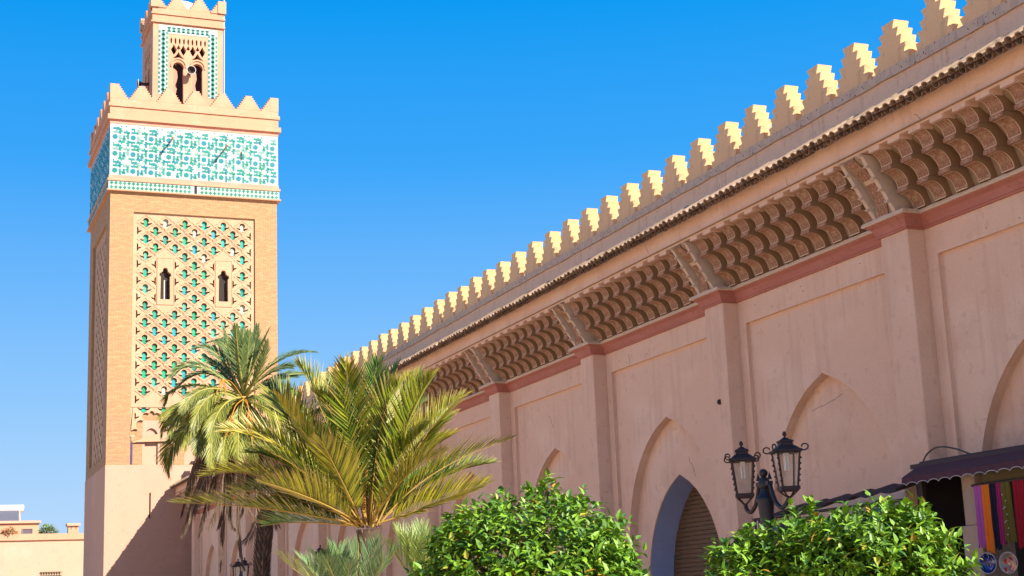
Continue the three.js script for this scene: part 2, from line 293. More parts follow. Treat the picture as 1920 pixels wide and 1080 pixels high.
  const mz = []; { const t = [17.31, 18.33, 19.35, 20.34, 21.36, 22.32, 23.32, 24.35, 25.36, 26.32, 27.3, 28.3, 29.3, 30.32, 31.35, 32.38, 33.4, 34.36, 35.32, 36.27, 37.23, 38.18, 39.27, 40.34, 41.41, 42.46, 43.5, 44.53, 45.58, 46.6, 47.66, 48.68, 49.7, 50.75, 51.83]; for (const v of t) mz.push(-v * 1.0546); let z = mz[0]; for (let i = 0; i < 12; i++) mz.unshift(z += 1.075); z = mz[mz.length - 1]; while (z > -75.2) mz.push(z -= 1.12); }
  const merl = (seed) => {
    const r = rng(seed), H = .78, n = 5, top = .165, run = .074, uc = .056, h = H / n, Rp = [];
    for (let i = 0; i < n; i++) { const j = () => (r() - .5) * .014; Rp.push([top + run * i + j(), H - h * i + j()], [top + run * i - uc + j(), H - h * (i + 1) + .012 + j()]); }
    Rp[Rp.length - 1][1] = 0;
    const L = Rp.map(([x, y]) => [-x + (r() - .5) * .012, y === 0 ? 0 : y + (r() - .5) * .01]).reverse();
    const g = prep(exX([...Rp.reverse(), ...L.reverse()].map(p => p), [], 14.2, 14.49, .006));
    return g;
  };
  const mm = M.parapet.clone(); mm.color.setRGB(1, .94, .74); // yellow tint: warm bounced sunlight put into the merlon colour
  const kinds = [1, 2, 3, 4, 5, 6].map(merl);
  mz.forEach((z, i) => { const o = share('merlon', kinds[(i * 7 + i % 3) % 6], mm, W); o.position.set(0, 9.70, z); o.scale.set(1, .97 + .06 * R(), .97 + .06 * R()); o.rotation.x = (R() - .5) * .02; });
  // roller shutter in the doorway, each slat its own
  const a = PIL[5][1], b = PIL[4][0], cz = (a + b) / 2 + .05, sh = mat([.13, .075, .035], { roughness: .65, metalness: .1 });
  const slat = merged(exX(rect(-1.6, 1.6, .003, .083), [], 0, .02, .006));
  const doorG = new THREE.Group(); doorG.name = 'roller_shutter'; doorG.position.set(D + .80, 0, cz); W.add(doorG);
  for (let i = 0; i < 48; i++) { const o = share('shutter_slat', slat, sh, doorG); o.position.y = i * .086; o.rotation.z = .06; }
  mesh('door_reveal', [exX(rect(a, b, 0, 5.4), [arc(cz, 1.5, 1.9, 4.0, .02)], D + .286, D + .98)], mat(null, { map: plaster([.34, .39, .58], [.39, .45, .64], [.29, .33, .50], 131, 4, .3, .2), bumpMap: bumpWall, bumpScale: .006 }), W);  // blue sky light on the reveal is put into its plaster colour
  mesh('wall_vent', [bx(PF - .03, PF, 4.98, 5.07, -22.96, -22.90), bx(PF - .05, PF - .03, 5.0, 5.05, -22.95, -22.91)], M.iron, W);
  // small scuffs where plaster has broken away: shallow chips
  { // hairline cracks and nail holes in the plaster, as short dark grooves set into its face
    const cr = rng(808), ink = mat([.34, .215, .155]);
    for (const [x, y, z, n, dz, dy] of [[D + .07, 4.55, -20.6, 7, .16, .02], [D, 6.6, -27.0, 4, .02, -.08], [D + .07, 5.9, -31.4, 5, .06, -.07], [UX, 8.05, -16.0, 4, .04, -.05], [UX, 8.1, -19.3, 5, .02, -.05], [UX, 8.15, -24.2, 5, .05, -.04], [D + .26, 4.3, -25.2, 5, .07, -.09]]) {
      const p = []; let Y = y, Zc = z; for (let i = 0; i < n; i++) { p.push(V(x, Y, Zc)); Y += dy * (.5 + cr()) + (cr() - .5) * .05; Zc += dz * (.5 + cr()) + (cr() - .5) * .05; }
      mesh('crack', tube(p, .0045, n * 3, 4), ink, W);
    }
    for (let i = 0; i < 16; i++) { const k = 3 + Math.floor(cr() * 4), a = PIL[k][1], b = PIL[k - 1][0]; mesh('nail_hole', new THREE.CylinderGeometry(.012, .012, .008, 7).rotateZ(Math.PI / 2).translate(D, 6.42 + cr() * .28, a + .3 + cr() * (b - a - .6)), ink, W); }
  }
  mesh('eave_end', [bx(12.7, 13.4, 8.2, 8.36, Z1 - .1, Z1)], M.parapet, W);
}

// ---------------------------------------------------------------- minaret
const MX = 13.695, MZ = -81.141;
const minaret = thing('minaret', 'tall square brick minaret with turquoise tile band and pierced lattice panel', 'tower', [MX, 0, MZ]);
{
  const T = minaret, H = 4.4, R = rng(21);
  const face = (k, g) => g.rotateY([0, -Math.PI / 2, Math.PI, Math.PI / 2][k]); // front, left, back, right
  const ring = (h, y0, y1) => bx(-h, h, y0, y1, -h, h);
  // plaster foot
  mesh('plaster_base', [ex(rect(-4.43, 4.43, 0, 9.38), [rect(-2.235, -2.165, 6.70, 7.97)], .43, 4.0, .015), bx(-4.43, 4.43, 0, 9.38, -4.43, -4.0), bx(-4.43, -4.0, 0, 9.38, -3.999, 3.999), bx(4.0, 4.43, 0, 9.38, -3.999, 3.999)], M.peach, T);
  mesh('inner_core', ring(3.99, .05, 28), M.dark, T);
  // brick shaft
  const skin = (hw, holes) => ex(rect(-hw, hw, 9.38, 23.70), holes, .4, 4.0);
  const panelHole = rect(-3.2, 3.2, 9.40, 22.61);
  mesh('brick_shaft', [skin(4.4, [panelHole]), face(1, skin(3.999, [rect(-2.9, 2.9, 9.9, 22.3)])), face(2, skin(4.4, [])), face(3, skin(3.999, []))], M.brick, T);
  // lattice: trefoil openings in staggered rows
  const hole = (s, dx, dy) => { const r = .134, p = []; for (let i = 0; i <= 10; i++) { const a = Math.PI / 2 - i / 10 * 2.35; p.push([r * Math.cos(a), r * Math.sin(a)]); } p.push([.085, -.118], [.16, -.125], [.235, -.105], [.31, -.085], [.265, -.15], [.205, -.195], [.135, -.215], [.115, -.255], [.07, -.30], [.0, -.345]); const q = p.slice(0, -1).reverse().slice(0, -1).map(([x, y]) => [-x, y]); return [...p, ...q].map(([x, y]) => [x * s + dx, (y + .06) * s - .06 + dy]); };
  const halfHole = (s, dx, dy, side) => hole(s, 0, 0).filter(([x]) => x * side > .001 || Math.abs(x) < .002).map(([x, y]) => [Math.abs(x) < .002 ? side * .012 : x, y]).sort((a, b) => 0).map(([x, y]) => [x + dx, y + dy]);
  const winC = [-1.52, 1.52], WY0 = 18.02, WY1 = 19.8, FX = .43, FY0 = 17.72, FY1 = 20.2;
  const holes = [], cells = [], cw = 1.015, rp = .445, topY = 22.2;
  const clear = (x, y) => !winC.some(c => Math.abs(x - c) < FX + .27 && y > FY0 - .12 && y < FY1 + .34);
  for (let r = 0; r < 27; r++) {
    const y = topY - r * rp; if (y < 10.9) break;
    const odd = r % 2;
    for (let c = 0; c < (odd ? 5 : 6); c++) { const x = -3.045 + cw * (c + (odd ? 1 : .5)); if (clear(x, y) && !(y < 12.5 && lobed(x, y))) cells.push([x, y]); }
  }
  function lobed(x, y) { return [-2.13, 0, 2.13].some(c => Math.abs(x - c) / 1.15 + Math.max(0, (y - 10.4)) / 2.2 < 1.05); }
  for (const [x, y] of cells) holes.push(hole(1.1, x, y));
  const edge = []; for (let r = 1; r < 25; r += 2) { const y = topY - r * rp; if (y < 11.6) break; for (const s of [-1, 1]) { edge.push([s * -3.0, y, s]); if (y > FY0 - .12 && y < FY1 + .1) for (const c of winC) edge.push([c + s * (FX + .05), y, s]); } }
  const edgeHole = ([x, y, s]) => [[0, .12], [.075, .05], [.085, -.09], [.05, -.12], [.26, -.075], [.19, -.17], [.1, -.2], [.05, -.30], [0, -.34]].map(([a, b]) => [x + s * a, y + b]);
  for (const e of edge) holes.push(edgeHole(e));
  for (let c = 0; c < 6; c++) { const x = -3.045 + cw * c + (c ? 0 : .25); holes.push([[x - (c ? .2 : .1), 22.44], [x + (c ? .2 : .1), 22.44], [x + .05, 22.405], [x - .05, 22.405]]); }
  // scalloped lower border of the lattice
  const low = [[-3.199, 10.55]]; for (const c of [-2.13, 0, 2.13]) { const n = 7; for (let i = 0; i < n; i++) { const t0 = i / n, f = t => { const u = (t - .5) * 2; return [c + u * .95, 12.15 - Math.abs(u) ** 1.3 * 1.45]; }; const a = f(t0), b = f((i + 1) / n), mx = (a[0] + b[0]) / 2, my = (a[1] + b[1]) / 2, rr = Math.hypot(b[0] - a[0], b[1] - a[1]) / 2, an = Math.atan2(a[1] - b[1], a[0] - b[0]); for (let j = 0; j <= 5; j++) { const th = an - Math.PI * j / 5; low.push([mx + rr * .96 * Math.cos(th), my + rr * .96 * Math.sin(th)]); } } low.push([c + .955, 10.55], [c + 1.06, 10.42]); }
  low[low.length - 1][0] = 3.199; low.push([3.199, 22.609], [-3.199, 22.609]);
  const winFrameHole = winC.map(c => rect(c - FX, c + FX, FY0, FY1));
  const latGeo = (L) => { const gs = [ex(low, [...holes, ...winFrameHole], .2, 4.07, 0)]; return gs; };
  const lat = mesh('lattice', latGeo(), M.lattice, T);
  // raised ribs that leave a fine groove round each opening
  const loz = (a, b, x, y) => { const q = [[0, b], [a * .22, b * .72], [a * .42, b * .64], [a * .62, b * .34], [a * .84, b * .24], [a, 0], [a * .84, -b * .24], [a * .62, -b * .34], [a * .42, -b * .64], [a * .22, -b * .72], [0, -b]]; return [...q, ...q.slice(1, -1).reverse().map(([u, v]) => [-u, v])].map(([u, v]) => [u + x, v + y - .1]); };
  const whole = cells.filter(([x, y]) => y > 12.9 && !winC.some(c => Math.abs(x - c) < FX + .47 && y > FY0 - .35 && y < FY1 + .55)), rest = cells.filter(c => c[1] > 12.9 && !whole.includes(c));
  mesh('lattice_beading', [ex(rect(-3.19, 3.19, 12.35, 22.6), [...whole.map(([x, y]) => loz(.50, .41, x, y)), ...rest.map(([x, y]) => hole(1.1, x, y)), ...edge.filter(c => c[1] > 12.8).map(e => edgeHole(e)), ...winC.map(c => rect(c - FX - .02, c + FX + .02, FY0 - .02, FY1 + .02))], .03, 4.27), ...whole.map(([x, y]) => ex(loz(.455, .37, x, y), [hole(1.1, x, y)], .03, 4.27))], M.lattice, T);
  // glazed backing behind each opening
  const backing = [ex(rect(-3.199, 3.199, 9.39, 22.60), [rect(-2.58, -1.66, 9.40, 11.72), rect(-.46, .46, 9.40, 11.72), rect(1.67, 2.59, 9.40, 11.72), ...winC.map(c => rect(c - .3, c + .3, WY0 - .02, WY1 + .1))], .03, 4.0)];
  mesh('brick_backing', [ex(rect(-3.199, 3.199, 9.39, 12.2), [rect(-2.58, -1.66, 9.40, 11.72), rect(-.46, .46, 9.40, 11.72), rect(1.67, 2.59, 9.40, 11.72)], .12, 4.031)], M.brick, T);
  mesh('panel_backing', backing, M.lattice, T);
  const glaze = [[.008, .28, .20], [.01, .32, .25], [.008, .25, .13], [.015, .27, .30], [.08, .32, .25], [.01, .21, .16], [.34, .42, .34], [.01, .31, .16]].map(c => mat(c, { roughness: .28, bumpMap: bumpRough, bumpScale: .004 }));
  const plate = merged(ex([[-.3, -.02], [-.16, .18], [.16, .18], [.3, -.02], [.26, -.24], [0, -.37], [-.26, -.24]], [], .018, 0, .005));
  const bud = merged([ex([[0, -.33], [.12, -.25], [.1, -.14], [.11, -.02], [.06, .1], [-.06, .1], [-.11, -.02], [-.1, -.14], [-.12, -.25]], [], .035, 0, .01)]);
  for (const [x, y] of cells) { const o = share('glazed_tile', R() < .7 ? bud : plate, glaze[Math.floor(R() ** 1.25 * 8)], T); o.position.set(x + (R() - .5) * .03, y + (R() - .5) * .02 - .0, 4.15); o.rotation.z = (R() - .5) * .12; }
  // windows in the lattice
  for (const c of winC) {
    const w = .25, tp = []; for (const [cx, cy, r, a0, a1] of [[.19, 19.33, .115, -1.2, 1.5], [0, 19.58, .13, -.35, Math.PI + .35], [-.19, 19.33, .115, Math.PI - 1.5, Math.PI + 1.2]]) for (let i = 0; i <= 6; i++) { const a = a0 + (a1 - a0) * i / 6; tp.push([c + cx + r * Math.cos(a), cy + r * Math.sin(a)]); }
    const o = mesh('window_frame', [ex(rect(c - FX + .001, c + FX - .001, FY0 + .001, FY1 - .001), [[[c - w, WY0], [c + w, WY0], ...tp]], .26, 4.06, .012)], M.lattice, T);
    mesh('window_dark_backing', bx(c - .42, c + .42, WY0 - .1, WY1 + .1, 4.0, 4.05), M.dark, o);  // dark board standing in for the unlit interior
  }
  mesh('window_grille', [bx(-1.555, -1.505, WY0, 19.1, 4.055, 4.075)], mat([.55, .50, .45]), T);
  // blind niches under the lattice
  for (const c of [-2.12, 0, 2.13]) {
    mesh('niche', [ex(rect(c - .455, c + .455, 9.405, 11.715), [[...arc(c, .33, 10.9, 11.3, 9.41)]], .1, 4.03), bx(c - .42, c + .42, 9.39, 11.6, 3.995, 4.0 + .012)], M.peach, T);
  }
  for (const s of [-1, 1]) { mesh('tiled_colonnette', new THREE.CylinderGeometry(.055, .055, 1.1, 10).translate(s * 3.14, 9.97, 4.33), M.purple, T); mesh('colonnette_capital', lathe([[.0, 10.52], [.06, 10.52], [.075, 10.62], [.14, 10.8], [.14, 10.9], [0, 10.9]], 8).translate(s * 3.12, 0, 4.33), M.lattice, T); }
  // shaded west face: narrow lattice, joined (a few pixels each)
  { const hs = []; for (let r = 0; r < 27; r++) { const y = 21.75 - r * .445; for (let c = 0; c < (r % 2 ? 4 : 5); c++) hs.push(hole(1, -2.35 + 1.1 * (c + (r % 2 ? 1 : .5)), y)); }
    mesh('west_lattice', [face(1, ex(rect(-2.899, 2.899, 9.901, 22.299), hs, .16, 4.1)), face(1, bx(-2.8, 2.8, 10, 22.2, 3.99, 4.03))], M.lattice, T); }
  // string courses, tile bands
  mesh('string_course', [ring(4.60, 23.675, 23.745), ring(4.57, 24.215, 24.345)], M.peachTop, T);
  mesh('small_tile_band', ring(4.52, 23.746, 24.214), M.whiteTile, T);
  mesh('pink_course', [ring(4.50, 24.346, 24.53), ring(4.49, 27.352, 27.565)], M.red.clone(), T).material.color.setRGB(1.4, 1.6, 1.6);
  mesh('large_tile_band', ring(4.47, 24.531, 27.351), M.whiteTile, T);
  const teal = () => { const k = R(); return k < .6 ? [.003, .155 + .05 * R(), .165] : k < .75 ? [.003, .15, .19] : k < .9 ? [.008, .175, .12] : [.13, .25, .23]; };
  const star = (x, y, r, c) => { const p = []; for (let i = 0; i < 16; i++) { const a = i * Math.PI / 8, q = i % 2 ? r * .80 : r; p.push([x + q * Math.cos(a), y + q * Math.sin(a)]); } return paint(prep(ex(p, [], .016, 0)), c); };
  const bar = (x0, x1, y0, y1, c) => paint(prep(bx(x0, x1, y0, y1, 0, .014)), c);
  const bandFace = () => { // strapwork of T and L pieces on a 14 by 14 grid per star, none touching the next
    const out = [], P = .93, Q = .922, u = P / 14, w = Q / 14, T8 = [];
    const tee = (x, y, dx, dy, sx, sy) => T8.push([[x - 2 * dx, y - 2 * dy], [x + 2 * dx, y + 2 * dy], [x + sx, y + sy]]);
    tee(4, -1, 0, 1, 1, 0); tee(1, 4, 1, 0, 0, 1); tee(-4, 1, 0, 1, -1, 0); tee(-1, -4, 1, 0, 0, -1);
    tee(7, 0, 0, .5, 0, 0); tee(0, 7, .5, 0, 0, 0); tee(2.4, 7, 0, .4, 0, 0); tee(7, 12, .4, 0, 0, 0);
    tee(4, 5, 0, 1, 1, 0); tee(9, 4, 1, 0, 0, 1); tee(10, 9, 0, 1, -1, 0); tee(5, 10, 1, 0, 0, -1);
    for (let r = -1; r < 3; r++) for (let c = -1; c < 10; c++) {
      const x = -4.21 + P * c, y = 24.79 + r * Q, inb = (a, b, e, f) => a > -4.43 && b < 4.43 && e > 24.55 && f < 27.33;
      if (inb(x - .16, x + .16, y - .16, y + .16)) out.push(star(x, y, .15, R() < .8 ? [.002, .15, .20] : [.003, .16, .155]));
      const cx = x + P / 2, cy = y + Q / 2; if (inb(cx - .15, cx + .15, cy - .15, cy + .15)) out.push(star(cx, cy, .125, R() < .5 ? [.40, .42, .36] : R() < .5 ? [.33, .42, .28] : [.34, .36, .33]));
      for (const [a, b, st] of T8) {
        if (R() < .06) continue; const col = teal(), sh = 0, hz = a[1] === b[1];
        const wx = hz ? .5 : .82, wy = hz ? .82 : .5, x0 = x + (a[0] - wx) * u, x1 = x + (b[0] + wx) * u, y0 = y + (a[1] - wy) * w, y1 = y + (b[1] + wy) * w; if (inb(x0, x1, y0, y1)) out.push(bar(x0, x1, y0, y1, col));
        const kx = Math.sign(st[0] - (a[0] + b[0]) / 2), ky = Math.sign(st[1] - (a[1] + b[1]) / 2), sx = x + (st[0] + kx * .33) * u, sy = y + (st[1] + ky * .33) * w, e = .0006; if ((st[0] !== (a[0] + b[0]) / 2 || st[1] !== (a[1] + b[1]) / 2) && inb(sx - u / 2, sx + u / 2, sy - w / 2, sy + w / 2)) out.push(bar(sx - u / 2 + (hz ? 0 : e), sx + u / 2 - (hz ? 0 : e), sy - w / 2 + (hz ? e : 0), sy + w / 2 - (hz ? e : 0), col));
      }
    }
    return out;
  };
  const diamonds = () => { const out = []; for (let i = 0; i < 40; i++) for (let r = 0; r < 2; r++) { const x = -4.36 + i * .2236, y = 23.865 + r * .225; if (Math.abs(x) < .13) continue; const k = R(); out.push(paint(prep(ex([[x, y - .105], [x + .098, y], [x, y + .105], [x - .098, y]], [], .01, 0)), k < .75 ? [.01, .155, .095] : [.03, .19, .14])); } return out; };
  for (let k = 0; k < 2; k++) {
    mesh('band_mosaic', bandFace().map(g => face(k, g.translate(0, 0, 4.468))), M.mosaic, T, true).userData.kind = 'stuff';
    mesh('diamond_mosaic', diamonds().map(g => face(k, g.translate(0, 0, 4.518))), M.mosaic, T, true).userData.kind = 'stuff';
  }
  mesh('drain_slot', [bx(-.07, .07, 23.76, 24.2, 4.5, 4.527), bx(2.42, 2.48, 25.85, 26.3, 4.46, 4.5)], M.dark, T);
  for (const [x, y] of [[-1.33, 26.6], [1.55, 26.4]]) mesh('bracket_rod', [new THREE.CylinderGeometry(.05, .05, .95, 10).rotateX(Math.PI / 2).translate(x, y, 4.9), new THREE.CylinderGeometry(.075, .075, .06, 12).rotateX(Math.PI / 2).translate(x, y, 5.38)], mat([.45, .38, .25], { roughness: .6 }), T);
  // crowning cornice and battlements
  mesh('cap_wall', ring(4.50, 27.83, 28.30), M.peachTop, T);
  mesh('cap_moulding', [ring(4.62, 27.566, 27.829), ring(4.57, 28.25 + .051, 28.49)], M.peachTop, T);
  mesh('cap_parapet', [bx(-4.5, 4.5, 28.491, 28.74, 4.15, 4.5), bx(-4.5, 4.5, 28.491, 28.74, -4.5, -4.15), bx(-4.5, -4.15, 28.491, 28.74, -4.149, 4.149), bx(4.15, 4.5, 28.491, 28.74, -4.149, 4.149), ring(4.2, 28.3, 28.5)], M.peachTop, T);
  const saw = (half, top, H, n, t) => { const Rp = [], run = (half - top) / (n - 1), h = H / n; for (let i = 0; i < n; i++) Rp.push([top + run * i, H - h * i], [top + run * i - run * .55, H - h * (i + 1) + .01]); Rp[Rp.length - 1] = [half, 0]; return ex([...Rp.reverse(), ...Rp.reverse().map(([x, y]) => [-x, y])], [], t, -t / 2, .008); };
  const halfSaw = (g, s) => g;
  const mg = merged(saw(.64, .2, .80, 7, .34));
  const cornerSaw = (half, top, H, n, t) => { const f = saw(half, top, H, n, t), h = () => { const Rp = [], run = (half - top) / (n - 1), hh = H / n; for (let i = 0; i < n; i++) Rp.push([top + run * i, H - hh * i], [top + run * i - run * .55, H - hh * (i + 1) + .01]); Rp[Rp.length - 1] = [half, 0]; return ex([[0, 0], ...Rp.reverse(), [0, H]], [], t, -t / 2); }; return [h().translate(.05, 0, .06), h().rotateY(Math.PI / 2).translate(-.06, 0, -.05), bx(-.23, .23, 0, H + .012, -.23, .23)]; };
  for (let k = 0; k < 4; k++) for (let i = 0; i < 7; i++) { const x = -4.3 + i * 8.6 / 6; if (i === 6) continue; if (i === 0) { const g = share('corner_merlon', merged(cornerSaw(.66, .2, .80, 7, .32)), M.peachTop, T); const p = V(-4.28, 28.74, 4.28).applyAxisAngle(V(0, 1, 0), k * Math.PI / 2); g.position.copy(p); g.rotation.y = k * Math.PI / 2; g.scale.setScalar(1); continue; } const o = share('merlon', mg, M.peachTop, T); const p = V(x, 28.74, 4.33).applyAxisAngle(V(0, 1, 0), k * Math.PI / 2); o.position.copy(p); o.rotation.y = k * Math.PI / 2; }
  // lantern storey
  const Lh = 1.95, LY = 28.4;
  const lanFace = ex(rect(-Lh, Lh, LY, 34.31), [[[-.82, 29.6], [-.25, 29.6], ...arcHorse(-.535)], [[.235, 29.6], [.805, 29.6], ...arcHorse(.52)], ...piercing()], .3, Lh - .3, .01);
  function arcHorse(c) { const p = []; for (let i = 0; i <= 12; i++) { const a = -.55 + (Math.PI + 1.1) * i / 12; p.push([c + .30 * Math.cos(a), 31.78 + .30 * Math.sin(a)]); } return [[c + .27, 31.5], ...p, [c - .27, 31.5]]; }
  function piercing() {
    const hs = [], dia = (x, y, w, h) => hs.push([[x, y + h], [x + w * .45, y + h * .45], [x + w, y], [x + w * .5, y - h * .6], [x, y - h], [x - w * .5, y - h * .6], [x - w, y], [x - w * .45, y + h * .45]]);
    for (let i = 0; i < 9; i++) { const x = -.94 + i * .235; hs.push([[x, 33.52], [x + .05, 33.4], [x + .035, 33.2], [x, 33.13], [x - .035, 33.2], [x - .05, 33.4]]); }
    for (let i = 0; i < 4; i++) dia(-.79 + i * .525, 32.8, .165, .31);
    for (const c of [-.53, .525]) hs.push([[c - .34, 32.28], [c - .13, 32.46], [c, 32.68], [c + .13, 32.46], [c + .34, 32.28], [c + .12, 32.32], [c, 32.36], [c - .12, 32.32]]);
    for (const c of [-.53, 0, .525]) hs.push([[c, 33.10], [c + .055, 32.98], [c + .1, 32.88], [c, 32.82], [c - .1, 32.88], [c - .055, 32.98]]);
    return hs;
  }
  const sideFace = ex(rect(-1.649, 1.649, LY, 34.31), [[[-.82, 29.6], [-.25, 29.6], ...arcHorse(-.535)], [[.235, 29.6], [.805, 29.6], ...arcHorse(.52)], ...piercing()], .3, Lh - .3, 0);
  const lan = new THREE.Group(); lan.name = 'lantern'; T.add(lan);
  mesh('lantern_wall', [lanFace, face(1, sideFace.clone()), face(2, ex(rect(-Lh, Lh, LY, 34.31), [], .3, Lh - .3)), face(3, ex(rect(-1.649, 1.649, LY, 34.31), [], .3, Lh - .3))], M.peachTop, lan);
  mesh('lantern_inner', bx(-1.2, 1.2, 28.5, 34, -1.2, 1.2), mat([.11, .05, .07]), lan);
  for (const c of [-.66, .40]) mesh('arch_grille', ex([[c - .12, 29.7], [c + .05, 29.7], [c + .04, 30.3], [c + .1, 30.6], [c + .05, 30.9], [c + .14, 31.3], [c + .1, 31.65], [c - .05, 31.8], [c - .12, 31.75]], [], .04, 1.6), mat([.36, .21, .15]), lan);
  const moul = c => { const p = []; for (let i = 0; i <= 10; i++) { const a = -.2 + (Math.PI + .4) * i / 10; p.push(V(c + .41 * Math.cos(a), 31.85 + .41 * Math.sin(a), Lh + .01)); } return tube(p, .05, 20, 6); };
  mesh('arch_moulding', [moul(-.535), moul(.52)], M.peachTop, lan);
  mesh('tile_surround', [bx(-1.63, 1.63, 33.72, 34.2, Lh, Lh + .02), bx(-1.63, -1.12, 30.1, 33.719, Lh, Lh + .02), bx(1.12, 1.63, 30.1, 33.719, Lh, Lh + .02)], M.whiteTile, lan);
  const knots = []; const knot = (x, y) => { for (const [a, b, c, d] of [[-.06, .06, -.13, .13], [-.105, .105, .075, .134], [-.105, .105, -.134, -.075]]) knots.push(paint(prep(bx(x + a, x + b, y + c, y + d, Lh + .019, Lh + .036)), [.004, .16, .13])); };
  for (const s of [-1, 1]) for (let i = 0; i < 14; i++) { knot(s * 1.375 + (i % 2 ? -.11 : .11) * .0, 30.25 + i * .27); knots.push(paint(prep(bx(s * 1.375 + .155, s * 1.375 + .25, 30.14 + i * .27, 30.29 + i * .27, Lh + .019, Lh + .034)), [.008, .18, .15])); knots.push(paint(prep(bx(s * 1.375 - .25, s * 1.375 - .155, 30.20 + i * .27, 30.34 + i * .27, Lh + .019, Lh + .034)), [.004, .15, .14])); }
  for (let i = 0; i < 9; i++) knot(-1.06 + i * .265, 33.96);
  mesh('surround_mosaic', knots, M.mosaic, lan, true).userData.kind = 'stuff';
  mesh('lantern_moulding', [ring(2.06, 34.311, 34.40), ring(1.99, 34.401, 34.80), ring(2.06, 34.801, 34.88)], M.peachTop, lan);
  mesh('lantern_parapet', [bx(-2, 2, 34.881, 35.2, 1.75, 2.0), bx(-2, 2, 34.881, 35.2, -2, -1.75), bx(-2, -1.75, 34.881, 35.2, -1.749, 1.749), bx(1.75, 2, 34.881, 35.2, -1.749, 1.749), bx(-1.8, 1.8, 34.8, 34.95, -1.8, 1.8)], M.peachTop, lan);
  const mg2 = merged(saw(.60, .2, .74, 6, .25));
  for (let k = 0; k < 4; k++) for (let i = 0; i < 3; i++) { const o = share('lantern_merlon', mg2, M.peachTop, lan), p = V(-1.87 + i * 1.247, 35.2, 1.875).applyAxisAngle(V(0, 1, 0), k * Math.PI / 2); o.position.copy(p); o.rotation.y = k * Math.PI / 2; if (i === 0) { o.geometry = merged(cornerSaw(.58, .16, .72, 6, .24)); } }
  mesh('dome', new THREE.SphereGeometry(1.25, 28, 14, 0, Math.PI * 2, 0, Math.PI / 2).translate(0, 35.25, 0), mat([.8, .8, .78], { roughness: .5 }), lan);
  mesh('mast_pipe', [new THREE.CylinderGeometry(.03, .03, 7.9, 8).translate(2.03, 32.6, 1.9), new THREE.CylinderGeometry(.012, .012, 2, 6).translate(2.03, 37.4, 1.9)], mat([.6, .6, .62], { roughness: .5 }), lan);
}
function hornSpeaker(label, p, turn) {
  const t = thing('horn_loudspeaker', label, 'loudspeaker', p, turn, 'horn loudspeakers on the minaret');
  mesh('horn', lathe([[.05, -.3], [.06, -.2], [.09, -.08], [.17, .06], [.24, .12], [.245, .13], [.225, .12], [.08, -.06], [.0, -.1]], 24).rotateX(Math.PI / 2), M.iron, t);
  mesh('horn_rim', new THREE.TorusGeometry(.24, .018, 8, 28).translate(0, 0, .125), mat([.55, .5, .46]), t);
  mesh('driver', [new THREE.CylinderGeometry(.09, .09, .2, 16).rotateX(Math.PI / 2).translate(0, 0, -.38), bx(-.03, .03, -.32, -.05, -.3, -.26)], M.iron, t);
  return t;
}
hornSpeaker('dark horn loudspeaker between the two arches of the minaret lantern', [MX + .09, 31.5, MZ + 2.35], 0);
hornSpeaker('dark horn loudspeaker beside the shaded side of the minaret lantern, above the battlements', [11.25, 31.05, -80.4], -Math.PI / 2);

